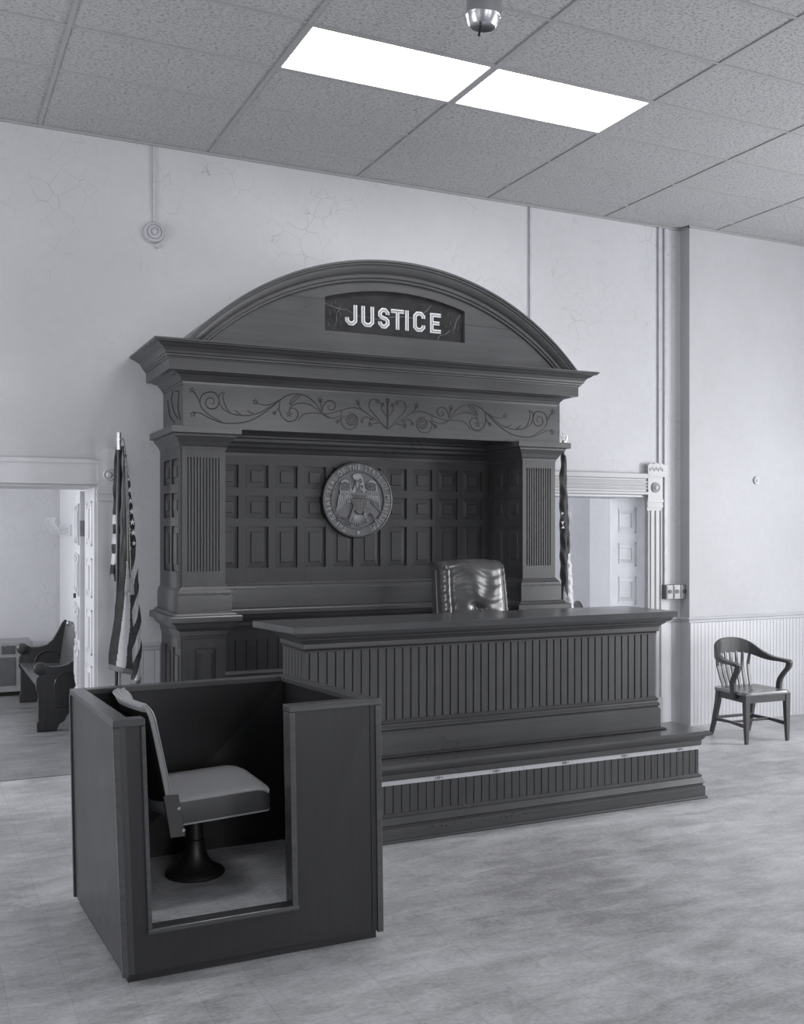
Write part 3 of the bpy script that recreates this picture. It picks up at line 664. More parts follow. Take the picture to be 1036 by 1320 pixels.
# sign
SG = thing('sign_panel', 'black arched glass sign reading JUSTICE in pale letters', 'sign', (3.2, TY+.03, 3.27))
mb = MB(); N = 30; pts = [(sx0-.01, TY+.030, sz0-.01)]+[(sx1+.01, TY+.030, sz0-.01)]+[(sx1-(sx1-sx0)*i/N, TY+.030, sgn_top(sx1-(sx1-sx0)*i/N)+.008) for i in range(N+1)]
mb.prism(pts, (0, .008, 0)); obj('glass', mb, M['sign_black'], SG)
mb = MB()
def stroke2d(pts, w_, y, hgt, closed=False):
    P = [Vector(p) for p in pts]; n = len(P); Lf, Rt, Cn = [], [], []
    for i in range(n):
        if closed or 0 < i < n-1:
            d0 = (P[i]-P[i-1]).normalized(); d1 = (P[(i+1) % n]-P[i]).normalized()
        elif i == 0: d0 = d1 = (P[1]-P[0]).normalized()
        else: d0 = d1 = (P[-1]-P[-2]).normalized()
        n0 = Vector((-d0.y, d0.x)); n1 = Vector((-d1.y, d1.x)); m_ = (n0+n1).normalized(); m_ = m_/max(.3, m_.dot(n1))
        Lf.append(P[i]+m_*w_/2); Rt.append(P[i]-m_*w_/2); Cn.append((P[i]+m_*w_*.18, P[i]-m_*w_*.18))
    rings = []
    for i in range(n):
        rings.append([mb.v((Lf[i].x, y, Lf[i].y)), mb.v((Lf[i].x, y-hgt*.55, Lf[i].y)), mb.v((Cn[i][0].x, y-hgt, Cn[i][0].y)), mb.v((Cn[i][1].x, y-hgt, Cn[i][1].y)), mb.v((Rt[i].x, y-hgt*.55, Rt[i].y)), mb.v((Rt[i].x, y, Rt[i].y))])
    pr = list(zip(rings, rings[1:]))+([(rings[-1], rings[0])] if closed else [])
    for a, b in pr:
        for j in range(6):
            f = mb.face([a[j], a[(j+1) % 6], b[(j+1) % 6], b[j]])
            if f: f.material_index = 1 if j == 2 else 0
    if not closed: mb.face(rings[0]); mb.face(rings[-1])
LW = .028; h = LW/2
ZT, ZL = 3.476, 3.326; t_, b_ = ZT-h, ZL+h; ch = .020
def letter(kind, x0, x1):
    l, r = x0+h, x1-h; m_ = (x0+x1)/2; zm = (ZT+ZL)/2
    S = {'J': [[(r, ZT), (r, b_+ch), (r-ch, b_), (l+ch, b_), (l, b_+ch), (l, b_+.042)]],
         'U': [[(l, ZT), (l, b_+ch), (l+ch, b_), (r-ch, b_), (r, b_+ch), (r, ZT)]],
         'S': [[(r, t_-.034), (r, t_-ch), (r-ch, t_), (l+ch, t_), (l, t_-ch), (l, zm+.018), (l+ch*.8, zm+.004), (r-ch*.8, zm-.004), (r, zm-.018), (r, b_+ch), (r-ch, b_), (l+ch, b_), (l, b_+ch), (l, b_+.034)]],
         'T': [[(x0, t_), (x1, t_)], [(m_, t_), (m_, ZL)]],
         'I': [[(m_, ZT), (m_, ZL)]],
         'C': [[(r, t_-.036), (r, t_-ch), (r-ch, t_), (l+ch, t_), (l, t_-ch), (l, b_+ch), (l+ch, b_), (r-ch, b_), (r, b_+ch), (r, b_+.036)]],
         'E': [[(x1, t_), (l, t_), (l, b_), (x1, b_)], [(l, zm), (x1-.012, zm)]]}[kind]
    for s in S: stroke2d(s, LW, TY+.030, .009)
for k, a, b in (('J', 2.800, 2.893), ('U', 2.927, 3.028), ('S', 3.062, 3.152), ('T', 3.166, 3.272), ('I', 3.283, 3.311), ('C', 3.349, 3.448), ('E', 3.491, 3.581)):
    mb = MB(); letter(k, a, b); obj('letter', mb, [M['letter'], M['letter_face']], SG, label='pale letter '+k)
mb = MB()
for c in ([(2.635, 3.475), (2.69, 3.455), (2.76, 3.44), (2.83, 3.43), (2.92, 3.40), (3.05, 3.392), (3.15, 3.41), (3.25, 3.425), (3.33, 3.425), (3.42, 3.455), (3.47, 3.50), (3.50, 3.535)], [(2.76, 3.44), (2.735, 3.40), (2.73, 3.35), (2.71, 3.28)], [(3.56, 3.275), (3.57, 3.31), (3.62, 3.325), (3.66, 3.36)], [(3.765, 3.49), (3.72, 3.44), (3.70, 3.38), (3.69, 3.34)]):
    mb.tube([(x+random.uniform(-.004, .004), TY+.0295, z+random.uniform(-.004, .004)) for x, z in smoothpts(c, 3)], [random.uniform(.0012, .0032) for _ in smoothpts(c, 3)], 5)
random.seed(3)
for k in range(26):
    x = random.choice((random.uniform(2.65, 2.78), random.uniform(3.6, 3.75))); z = random.uniform(3.29, 3.48)
    mb.tube([(x, TY+.0296, z), (x+random.uniform(-.008, .008), TY+.0296, z+random.uniform(.01, .04))], random.uniform(.0006, .0016), 4)
obj('cracks', mb, M['crack'], SG, label='pale cracks across the black glass')

# ------------------------------------------------------------------ state seal hanging on the recess wall
SC = Vector((3.172, YB-.006, 2.078)); SR = .304
SE = thing('wall_seal', 'round pewter relief seal with eagle and shield hung on the panelling', 'seal', SC)
def sp(x, z, d=0): return (SC.x+x*SR, SC.y-d, SC.z+z*SR)
mb = MB(); mb.lathe([(1*SR, 0), (1*SR, .022), (.985*SR, .034), (.955*SR, .036), (.945*SR, .030), (.775*SR, .030), (.765*SR, .037), (.735*SR, .037), (.725*SR, .026), (0, .030)], tuple(SC), (0, -1, 0), 96)
obj('disc', mb, M['seal'], SE, smooth=True)
def text_mesh(ch, size):
    cu = bpy.data.curves.new('t', 'FONT'); cu.body = ch; cu.size = size; cu.align_x = 'CENTER'; cu.extrude = .0035; cu.offset = .0009; cu.resolution_u = 3
    o = bpy.data.objects.new('t', cu); C.objects.link(o); dg = bpy.context.evaluated_depsgraph_get(); dg.update()
    me = bpy.data.meshes.new_from_object(o.evaluated_get(dg)); bpy.data.objects.remove(o); return me
mb = MB(); TXT = 'THE GREAT SEAL OF THE STATE OF MISSISSIPPI'
cache = {}
a0, a1 = math.radians(-157), math.radians(157)       # clockwise angle from the top
wd = {' ': .6, 'I': .55, 'M': 1.25, 'T': .95, 'S': .95}
tot = sum(wd.get(c, 1) for c in TXT); acc = 0
for c in TXT:
    w_ = wd.get(c, 1); a = a0+(a1-a0)*(acc+w_/2)/tot; acc += w_
    if c == ' ': continue
    if c not in cache: cache[c] = text_mesh(c, .054)
    rr = SR*.785; mat = Matrix.Translation((SC.x+math.sin(a)*rr, SC.y-.031, SC.z+math.cos(a)*rr)) @ Matrix.Rotation(a, 4, 'Y') @ Matrix.Rotation(PI/2, 4, 'X') @ Matrix.Diagonal((.82, 1.12, 1, 1))
    bm2 = bmesh.new(); bm2.from_mesh(cache[c]); bm2.transform(mat); tm = bpy.data.meshes.new('x'); bm2.to_mesh(tm); bm2.free(); mb = MB(); mb.b.from_mesh(tm); bpy.data.meshes.remove(tm); obj('letter', mb, M['seal_hi'], SE)
for me in cache.values(): bpy.data.meshes.remove(me)
mb = MB(); pts = []
for k in range(10):
    r = .075 if k % 2 == 0 else .032; a = 2*PI*k/10; pts.append(sp(math.sin(a)*r, -.855+math.cos(a)*r, .030))
mb.prism(pts, (0, -.006, 0)); obj('star', mb, M['seal_hi'], SE)
mb = MB()                                             # eagle
prof = [(-.20, .16), (-.15, .27), (-.11, .36), (-.085, .45), (-.085, .52), (-.11, .54), (-.135, .535), (-.155, .575), (-.17, .64), (-.12, .665), (-.05, .69), (.03, .68), (.095, .64), (.13, .56), (.145, .45), (.165, .35), (.21, .25), (.25, .16)]
mb.prism([sp(x, z, .026) for x, z in prof], (0, -.012, 0))
for k in range(46):                                   # neck and breast feathers
    x = random.uniform(-.07, .12); z = random.uniform(.20, .56); mb.tube([sp(x, z, .040), sp(x*1.1, z-.07, .037)], [.006, .002], 6)
for sg in (-1, 1):                                    # wings
    W1 = [(.16, .22), (.21, .28), (.24, .42), (.30, .50), (.40, .53), (.49, .48), (.53, .36), (.55, .16), (.585, -.02), (.645, -.30), (.50, -.20), (.42, -.10), (.34, -.05), (.24, -.08), (.19, 0)]
    mb.prism([sp(sg*x+.01, z, .026) for x, z in W1], (0, -.009, 0))
    for k in range(8):                                # long primaries
        t = k/7; x0 = .22+.33*t; z0 = .12; x1 = .22+.40*t; z1 = -.05-.27*t**1.6
        mb.tube([sp(sg*x0+.01, z0, .036), sp(sg*(x0*.5+x1*.5)+.01, (z0+z1)/2, .040), sp(sg*x1+.01, z1, .034)], [.008, .0075, .002], 6)
    for k in range(9):
        t = k/8; x0 = .22+.30*t; mb.tube([sp(sg*x0+.01, .24, .040), sp(sg*(x0+.01)+.01, .08-.02*t, .038)], [.009, .004], 6)
    for r in range(3):
        for k in range(6):
            t = k/5; x0 = .26+.22*t; z0 = .47-.085*r-.05*(2*t-1)**2; mb.tube([sp(sg*x0+.01, z0, .040), sp(sg*x0+.01, z0-.08, .038)], [.008, .003], 6)
for k in range(9):                                    # tail
    t = k/8-.5; mb.tube([sp(.02+t*.22, -.40, .036), sp(.02+t*.42, -.70+abs(t)*.18, .034)], [.010, .004], 6)
for sg in (-1, 1):                                    # legs and thighs
    for k in range(9):
        x = sg*(.14+.012*k)-.01; mb.tube([sp(x+.01, -.22-.03*k, .038), sp(x+sg*.02, -.34-.03*k, .036)], [.010, .003], 6)
    mb.tube([sp(sg*.14, -.36, .036), sp(sg*.22, -.50, .036), sp(sg*.26, -.58, .034)], [.014, .008, .006], 7)
obj('eagle', mb, M['seal_hi'], SE, smooth=True, label='raised eagle with spread wings')
mb = MB(); sh = [(-.19, .17), (0.0, .20), (.25, .17), (.25, -.06), (.20, -.22), (.10, -.33), (.03, -.37), (-.05, -.33), (-.14, -.22), (-.19, -.06)]
mb.prism([sp(x, z, .030) for x, z in sh], (0, -.013, 0))
for k in range(8):
    x = -.15+.052*k; zb = -.10-.2*(1-((x-.03)/.22)**2); mb.tube([sp(x, .02, .044), sp(x, zb, .044)], .0022, 5)
for r in range(2):
    for k in range(7): mb.ball(sp(-.14+.055*k, .10-.055*r, .044), .0045, 4)
mb.tube([sp(-.19, .035, .043), sp(.25, .035, .043)], .0025, 5)
obj('shield', mb, M['seal'], SE, label='striped shield on the eagle\'s breast')
mb = MB(); mb.tube([sp(-.56, -.48, .034), sp(-.40, -.55, .034), sp(-.24, -.60, .034), (SC.x-.10*SR, SC.y-.034, SC.z-.56*SR)], .0035, 5)
for k in range(9):
    x = -.54+.045*k; z = -.48-.018*k
    for s_ in (-1, 1): mb.tube([sp(x, z, .034), sp(x-.03, z+s_*.05+.01, .036), sp(x-.05, z+s_*.10+.01, .033)], [.002, .007, .001], 6)
obj('olive_branch', mb, M['seal_hi'], SE)
mb = MB()
for k in range(4):
    a = math.radians(18+16*k); mb.tube([sp(.24, -.60, .034), sp(.24+.26*math.cos(a), -.60+.24*math.sin(a), .034)], .0025, 5); mb.tube([sp(.24+.24*math.cos(a), -.60+.22*math.sin(a), .036), sp(.24+.32*math.cos(a), -.60+.30*math.sin(a), .034)], [.008, .001], 6)
obj('arrows', mb, M['seal_hi'], SE)

# ================================================================== judge's bench on its platform
ZS = .462
PF = thing('bench_platform', 'low dark wooden step platform with white tape strip below its nosing', 'platform', (3.4, 5.42, 0))
px0, px1, pf, pb = 1.93, 4.845, 5.425, 5.75
pp = [(px0, pb), (px0, pf), (px1, pf), (px1, pb)]
obj('core', MB().box(px0+.02, px1-.02, pf+.02, pb, 0, ZS-.03), M['wood_dim'], PF)
mb = MB(); beadboard(mb, (px0, pf+.02), (px1, pf+.02), .10, .40, .0545, .02, .007, .006, 1); beadboard(mb, (px1-.02, pf+.0195), (px1-.02, pb), .10, .40, .0545, .02, .007, .006, 1); obj('beadboard', mb, M['wood_z'], PF)
mb = MB(); mb.sweep(pp, [(-.01, 0), (.042, 0), (.046, .008), (.040, .016), (.032, .018), (.032, .078), (.026, .084), (.020, .088), (.020, .094), (.024, .100), (.032, .106), (.012, .142), (.016, .146), (.018, .152), (.004, .166), (-.01, .168)]); obj('base_molding', mb, M['wood'], PF)
mb = MB(); mb.sweep(pp, [(-.01, .361), (.012, .361), (.014, .368), (.014, .396), (.022, .402), (.030, .412), (.034, .424), (-.01, .426)]); obj('under_molding', mb, M['wood'], PF)
mb = MB(); mb.sweep(pp, [(-.02, .424), (.044, .424), (.058, .430), (.064, .440), (.064, .450), (.056, .458), (.046, ZS), (-.02, ZS)]); mb.box(px0+.019, px1-.019, pf+.019, pb, .43, ZS); obj('tread', mb, M['gloss_wood'], PF, bev=.001)
mb = MB(); mb.box(px0, px1-.0, pf-.0015, pf, .331, .358); mb.box(px1-.13, px1, pf-.0022, pf-.0015, .331, .358)
TP = obj('measuring_tape', mb, M['tape'], PF, label='white tape strip stuck along the riser')
mb = MB()
def mark(x):
    mb = MB()
    z0, z1, y0, y1 = .3365, .3530, pf-.0024, pf-.0015; w_ = .0018
    for dx in (0, .008): mb.box(x+dx, x+dx+w_, y0, y1, z0+.002, z1-.002)
    mb.box(x, x+.008, y0, y1, z1-.004, z1-.002); mb.box(x, x+.008, y0, y1, z0+.002, z0+.004)
    X0 = x+.015
    for a in ((0, z0), (.018, z0)): mb.box(X0+a[0], X0+a[0]+w_, y0, y1, z0, z1)
    mb.box(X0, X0+.02, y0, y1, z1-.0016, z1); mb.box(X0, X0+.02, y0, y1, z0, z0+.0016)
    mb.prism([(X0, y1, z0), (X0+.003, y1, z0), (X0+.020, y1, z1), (X0+.017, y1, z1)], (0, y0-y1, 0)); mb.prism([(X0, y1, z1), (X0+.003, y1, z1), (X0+.020, y1, z0), (X0+.017, y1, z0)], (0, y0-y1, 0))
    mb.prism([(x+.040, y1, (z0+z1)/2), (x+.050, y1, z0+.003), (x+.050, y1, z1-.003)], (0, y0-y1, 0))
    obj('tape_mark', mb, M['ink'], TP)
for u in (2.805, 3.21, 3.72, 4.19, 4.655): mark(u)
for x in (3.432, 4.772): obj('tape_joint', MB().box(x, x+.0015, pf-.0024, pf-.0015, .331, .358), M['ink'], TP)
random.seed(11)
for k in range(15):
    x = random.choice((random.uniform(2.75, 3.05), random.uniform(3.1, 3.5))); z = random.uniform(.055, .079); obj('chip', MB().ball((x, pf-.0325, z), random.uniform(.003, .007), 5, (1.3, .15, 1)), M['carve'], PF)
DF = MB().box(1.965, 4.60, 5.752, YB-.022, 0, ZS-.002); struct('floor_dais', DF, M['back_floor'])

BN = thing('judge_bench', 'long dark wooden judge bench with beadboard front and glossy top', 'bench', (3.33, 5.58, ZS))
bx0, bx1, bf, bb = 2.045, 4.612, 5.60, 6.0
bp = [(bx0, bb), (bx0, bf), (bx1, bf), (bx1, bb)]
mb = MB(); mb.box(bx0+.02, bx1-.02, bf+.02, bf+.05, ZS, 1.22); mb.box(bx0+.02, bx0+.05, bf+.02, bb, ZS, 1.22); mb.box(bx1-.05, bx1-.02, bf+.02, bb, ZS, 1.22); obj('carcass', mb, M['wood_dim'], BN)
mb = MB(); beadboard(mb, (bx0, bf+.02), (bx1, bf+.02), .60, 1.15, .0551, .02, .011, .009, 1, .57); obj('front_beadboard', mb, M['wood_z'], BN)
mb = MB(); beadboard(mb, (bx0+.02, bb), (bx0+.02, bf+.0195), .60, 1.15, .0551, .02, .011, .009, 1); obj('side_beadboard', mb, M['wood_z'], BN)
mb = MB(); beadboard(mb, (bx1-.02, bf+.0195), (bx1-.02, bb), .60, 1.15, .0551, .02, .011, .009, 1); obj('side_beadboard', mb, M['wood_z'], BN)
mb = MB(); mb.sweep(bp, [(-.01, ZS), (.052, ZS), (.060, .467), (.050, .474), (.028, .478), (.028, .600), (.022, .608), (.016, .616), (.018, .622), (.026, .628), (.026, .636), (.012, .650), (.010, .656), (.016, .662), (.018, .670), (.004, .684), (-.01, .686)]); obj('base_molding', mb, M['wood'], BN)
mb = MB(); mb.sweep(bp, [(-.01, 1.118), (.008, 1.118), (.010, 1.128), (.004, 1.133), (.018, 1.138), (.020, 1.144), (.020, 1.168), (.026, 1.174), (.034, 1.184), (.048, 1.194), (.054, 1.204), (.074, 1.212), (.082, 1.222), (.090, 1.236), (.090, 1.242), (-.01, 1.242)]); obj('cornice_molding', mb, M['wood'], BN)
mb = MB(); p = [(1.936, 5.482), (4.708, 5.470), (4.708, 6.035), (1.856, 6.02)]
mb.hexa([(a, b, 1.240) for a, b in p]+[(a, b, 1.280) for a, b in p]); obj('desktop', mb, M['gloss_wood'], BN, bev=.003, label='glossy varnished desktop')
# inside shelf carried by the bench, seen only from behind
mb = MB(); mb.box(bx0+.05, bx1-.05, bf+.05, bb-.03, 1.0, 1.02); obj('inner_shelf', mb, M['wood_dim'], BN)
for x in (bx0+.06, (bx0+bx1)/2, bx1-.08): obj('support', MB().box(x, x+.025, bf+.05, bb-.02, ZS, 1.24), M['wood_dim'], BN)

# ------------------------------------------------------------------ judge's leather chair
JC = thing('leather_chair', 'high-backed tufted leather chair behind the judge bench', 'chair', (3.785, 6.72, ZS), math.radians(3), local=True)
W2, ZB0, ZT0 = .305, .40, 1.155
def jb(u, v):
    x = (u-.5)*2; z = ZB0+(ZT0-ZB0)*v
    hw = W2*(1.0-.07*v); X = x*hw
    edge = max(0, 1-(1-abs(x))/.14); top = max(0, 1-(1-v)/.09)
    y = -.035*(1-x*x)*1.0
    y += -.05+.05*edge**2+.055*top**2
    zz = z-.02*x*x*v
    # seams and puckers round the two buttons
    y += .010*math.exp(-((abs(x)-.80)/.035)**2)
    for bxx, bz in ((-.12, .52), (.05, .50)):
        d2 = ((x-bxx)/.16)**2+((v-bz)/.06)**2; y += .020*math.exp(-d2)
    y += -.018*math.exp(-((v-.455-.05*x*x)/.03)**2)*max(0, 1-x*x*1.6)
    y += .014*math.exp(-((v-.41-.07*x*x)/.022)**2)*max(0, 1-x*x*1.6)
    r = math.hypot(x*.6, (v-.52)*1.4); th = math.atan2((v-.52)*1.4, x*.6)
    y += .0050*math.sin(th*5+1.2+1.0*math.sin(r*6))*math.exp(-((r-.40)/.20)**2)
    y += .004*math.sin(z*90+3*math.sin(x*4))*(.3+edge)
    return Vector((X, y-.055+(v-.5)*.10, zz))
mb = MB(); mb.grid(jb, 84, 84)
def jbb(u, v):
    p = jb(u, v); x = (u-.5)*2; return Vector((p.x*1.0, (v-.5)*.10+.075+.02*(1-x*x)-.07*max(0, 1-(1-abs(x))/.05)**3*.0, p.z))
mb.grid(jbb, 20, 20)
def rim(fn_uv, n):
    for i in range(n):
        t0, t1 = i/n, (i+1)/n
        a, b = fn_uv(t0), fn_uv(t1); mb.face([mb.v(jb(*a)), mb.v(jb(*b)), mb.v(jbb(*b)), mb.v(jbb(*a))])
for f in (lambda t: (0, t), lambda t: (1, t), lambda t: (t, 1), lambda t: (t, 0)): rim(f, 40)
BK = obj('backrest', mb, M['leather'], JC, smooth='all')
for s_ in (-1, 1):
    mb = MB(); pts = [(s_*(W2+.002)*(1-.07*v)-0, -.03+(v-.5)*.10+.03, ZB0+(ZT0-ZB0)*v-.02*v) for v in [k/12 for k in range(0, 12)]]
    mb.tube(pts, .008, 8); obj('piping', mb, M['leather'], BK, smooth=True)
    for k in range(31): p = jb(.5+s_*.475, k/30*.96); obj('nailhead', MB().ball((p.x, p.y-.002, p.z), .0042, 4), M['nickel'], BK)
for bxx, bz in ((-.12, .52), (.05, .50)): p = jb(.5+bxx/2, bz); obj('button', MB().ball((p.x, p.y-.004, p.z), .011, 6, (1, .5, 1)), M['leather'], BK, smooth=True)
mb = MB(); mb.box(-.27, .27, .085, .105, .42, 1.05); obj('back_shell', mb, M['plug_dark'], JC, bev=.01)
mb = MB()
def seatg(u, v):
    x, y = (u-.5)*2, (v-.5)*2; return Vector((x*.29, -.28+y*.27, .44+.06*(1-x**4)*(1-y**4)))
mb.grid(seatg, 20, 20); mb.box(-.29, .29, -.55, -.01, .37, .44); obj('seat', mb, M['leather'], JC, smooth=True)
for s_ in (-1, 1):
    mb = MB(); mb.tube([(s_*.33, .04, .60), (s_*.35, -.10, .62), (s_*.35, -.36, .62), (s_*.35, -.42, .58), (s_*.34, -.40, .42)], .024, 10); obj('armrest', mb, M['wood_dim'], JC, smooth=True)
mb = MB(); mb.cyl((0, -.27, .14), (0, -.27, .38), .035); mb.cyl((0, -.27, .33), (0, -.27, .37), .12); obj('column', mb, M['iron'], JC)
for k in range(5):
    a = 2*PI*k/5+.3; mb = MB(); mb.bar([(0, -.27, .13), (.15*math.cos(a), -.27+.15*math.sin(a), .11), (.29*math.cos(a), -.27+.29*math.sin(a), .07)], [((-.02*math.sin(a), .02*math.cos(a), 0), (0, 0, .022)), ((-.018*math.sin(a), .018*math.cos(a), 0), (0, 0, .018)), ((-.014*math.sin(a), .014*math.cos(a), 0), (0, 0, .012))])
    lg = obj('leg', mb, M['wood_dim'], JC); mb = MB(); mb.cyl((.28*math.cos(a)-.012, -.27+.28*math.sin(a), .028), (.28*math.cos(a)+.012, -.27+.28*math.sin(a), .028), .028); obj('caster', mb, M['iron'], lg)

# ================================================================== witness stand
ZW, ZFL, TW = 1.067, .19, .066
CB = {'nl': (.752, 4.178), 'nr': (1.886, 4.165), 'fl': (.700, 5.215), 'fr': (1.80, 5.20)}      # outline at the floor
CT = {'nl': (.712, 4.185), 'nr': (1.898, 4.225), 'fl': (.668, 5.130), 'fr': (1.782, 5.175)}    # outline at the top
def ws(a, b, z):      # a across 0..1, b deep 0..1
    t = z/ZW
    def c(k): return Vector((CB[k][0]*(1-t)+CT[k][0]*t, CB[k][1]*(1-t)+CT[k][1]*t, z))
    n_ = c('nl').lerp(c('nr'), a); f_ = c('fl').lerp(c('fr'), a); return n_.lerp(f_, b)
SW, SD = 1.17, .98
def wbox(mb, x0, x1, y0, y1, z0, z1):   # metres inside the stand
    q = [(x0, y0), (x1, y0), (x1, y1), (x0, y1)]
    return mb.hexa([ws(a/SW, b/SD, z0) for a, b in q]+[ws(a/SW, b/SD, z1) for a, b in q])
ST = thing('witness_stand', 'dark boxy wooden witness stand with open doorway and raised tiled floor', 'witness stand', (1.29, 4.68, 0))
O0, O1 = .118, .742                       # doorway in the near side
K = .045; cp_ = .028
mb = MB(); wbox(mb, 0+.004, K, .0, SD, K*.8, ZW-cp_); obj('side_panel', mb, M['stand_lit_side'], ST, label='left side panel, wood lightened to imitate side light')
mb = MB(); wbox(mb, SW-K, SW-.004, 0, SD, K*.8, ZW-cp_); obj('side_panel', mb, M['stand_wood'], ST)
mb = MB(); wbox(mb, K, SW-K, SD-K, SD-.004, K*.8, ZW-cp_); obj('back_panel', mb, M['stand_wood'], ST)
mb = MB(); wbox(mb, K, O0, .004, K, K*.8, ZW-cp_); obj('front_panel', mb, M['stand_wood'], ST)
mb = MB(); wbox(mb, O1, SW-K, .004, K, K*.8, ZW-cp_); obj('front_panel', mb, M['stand_wood'], ST)
mb = MB(); wbox(mb, O0, O1, .004, K, K*.8, ZFL-.004); obj('sill_panel', mb, M['stand_wood'], ST)
mb = MB(); wbox(mb, K, SW-K, K, SD-K, .12, ZFL); obj('floor', mb, M['stand_floor'], ST, label='raised tiled floor')
mb = MB(); wbox(mb, .02, SW-.02, .016, SD-.016, 0, K*.8); obj('toe_kick', mb, M['iron'], ST)
mb = MB()
wbox(mb, -.004, TW, 0, SD+.004, ZW-cp_, ZW); wbox(mb, TW, SW+.004, SD-TW, SD+.004, ZW-cp_, ZW); wbox(mb, SW-TW, SW+.004, TW, SD-TW, ZW-cp_, ZW)
obj('top_cap', mb, M['stand_trim'], ST, bev=.004)
mb = MB(); wbox(mb, -.005, O0+.004, -.012, TW-.004, ZW-cp_+.001, ZW+.002); obj('top_cap', mb, M['stand_trim'], ST, bev=.004)
mb = MB(); wbox(mb, O1-.006, SW+.006, -.012, TW-.004, ZW-cp_+.001, ZW+.002); obj('top_cap', mb, M['stand_trim'], ST, bev=.004)
for a_, b_2 in ((O0-.014, O0+.004), (O1-.006, O1+.020)):
    mb = MB(); wbox(mb, a_, b_2, -.010, TW-.008, ZFL, ZW-cp_); obj('jamb_trim', mb, M['stand_trim'], ST, bev=.003)
mb = MB(); wbox(mb, O0-.016, O1+.024, -.014, TW-.006, ZFL-.002, ZFL+.020); obj('threshold', mb, M['stand_trim'], ST, bev=.006)
for x0, x1, y0, y1 in ((-.002, .018, -.008, .006), (SW-.022, SW+.002, -.008, .006), (-.006, .008, SD-.012, SD+.008), (SW-.010, SW+.006, SD-.016, SD+.006), (SW-.006, SW+.006, -.008, .016), (-.006, .006, -.008, .014)):
    mb = MB(); wbox(mb, x0, x1, y0, y1, .03, ZW-cp_); obj('corner_trim', mb, M['stand_trim'], ST, bev=.002)

# ------------------------------------------------------------------ witness chair fixed on the raised floor
WC = thing('pedestal_chair', 'padded grey vinyl swivel chair on trumpet pedestal inside witness stand', 'chair', (1.20, 4.82, ZFL+.001), local=True)
mb = MB(); mb.lathe([(0, 0), (.138, 0), (.142, .008), (.136, .018), (.110, .030), (.082, .050), (.062, .080), (.050, .115), (.044, .150), (.044, .165), (.038, .170), (.036, .30), (0, .30)], (0, 0, 0), n=40); obj('pedestal', mb, M['iron'], WC, smooth=True)
mb = MB(); mb.box(-.05, .07, -.10, .10, .285, .305); mb.box(-.045, .06, -.045, .045, .255, .29); mb.cyl((-.06, 0, .27), (.075, 0, .27), .016)
for s_ in (-1, 1): mb.cyl((.045, s_*.06, .275), (.045, s_*.045, .275), .010, n=8)
obj('swivel', mb, M['iron'], WC)
S0, S1, SYh = -.155, .300, .265
def sx_(x): return 1.0
mb = MB()
def sq(u, v):
    X = S0+(S1-S0)*u; Y_ = -SYh+2*SYh*v; e = min(u*1.0+.06, 1-u, )/.08; e2 = min(v, 1-v)/.08
    k = (1-min(1, e))**2*.022+(1-min(1, e2))**2*.016; pil = .014*math.sin(PI*u)*math.sin(PI*v)
    rx = .02*((abs(v-.5)*2)**8)*(u > .5); return Vector((X-rx, Y_, .428-k*.45+pil+.018*u-.012*max(0, (u-.85)/.15)**2))
F = mb.grid(sq, 28, 24); obj_top = mb
# underside and sides
top = {}
def ring(t):          # perimeter parameter
    if t < 1: return (t, 0)
    if t < 2: return (1, t-1)
    if t < 3: return (3-t, 1)
    return (0, 4-t)
n = 80; R0 = []; R1 = []; R2 = []
for i in range(n):
    u, v = ring(4*i/n); p = sq(u, v); q = Vector((p.x, p.y, .315+.020*u)); q2 = Vector((p.x*1.0+(0.008 if u > .99 else 0), p.y+(.006 if v > .99 else -.006 if v < .01 else 0), (p.z+q.z)/2))
    R0.append(p); R1.append(q2); R2.append(q)
for i in range(n):
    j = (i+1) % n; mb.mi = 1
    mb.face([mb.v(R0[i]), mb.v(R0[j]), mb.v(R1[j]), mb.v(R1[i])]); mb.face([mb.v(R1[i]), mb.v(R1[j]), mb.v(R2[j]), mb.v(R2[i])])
mb.face([mb.v(p) for p in R2]); bmesh.ops.remove_doubles(mb.b, verts=mb.b.verts[:], dist=2e-4)
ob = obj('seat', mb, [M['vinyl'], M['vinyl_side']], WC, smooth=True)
mb = MB(); mb.tube([(p.x, p.y, p.z) for p in R0]+[R0[0]], .0045, 6); mb.tube([tuple(p) for p in R2]+[tuple(R2[0])], .0045, 6); obj('piping', mb, M['vinyl'], ob)
# curved back shell: v is height, u goes across (near edge to far edge)
def bk(u, v, side):
    y = -.275+.55*u; z = .385+(.880-.385)*v
    lean = -.178-.097*((v)**1.1)
    sag = -.070*(1-((u-.5)*2)**2)*(.45+.55*v)
    roll = -.018*max(0, (v-.86)/.14)**2 if True else 0
    x = lean+sag+roll; th = .030*(.55+.45*min(1, (1-v)/.05, v/.05+.3))*min(1, .45+min(u, 1-u)/.06)
    return Vector((x+(th if side else -th*.6), y, z-.03*(1-((u-.5)*2)**2)*(1-v)*1.2-.012*((u-.5)*2)**2*(v)))
mb = MB(); mb.grid(lambda u, v: bk(u, v, 1), 26, 30)
Fb = mb.grid(lambda u, v: bk(u, v, 0), 26, 30)
for k, f in enumerate(Fb):
    if f and 3 <= k % 30 < 28: f.material_index = 1
for i in range(26):
    for v_ in (0, 1):
        a, b = i/26, (i+1)/26; mb.face([mb.v(bk(a, v_, 1)), mb.v(bk(b, v_, 1)), mb.v(bk(b, v_, 0)), mb.v(bk(a, v_, 0))])
for i in range(30):
    for u_ in (0, 1):
        a, b = i/30, (i+1)/30; mb.face([mb.v(bk(u_, a, 1)), mb.v(bk(u_, b, 1)), mb.v(bk(u_, b, 0)), mb.v(bk(u_, a, 0))])
bmesh.ops.remove_doubles(mb.b, verts=mb.b.verts[:], dist=2e-4)
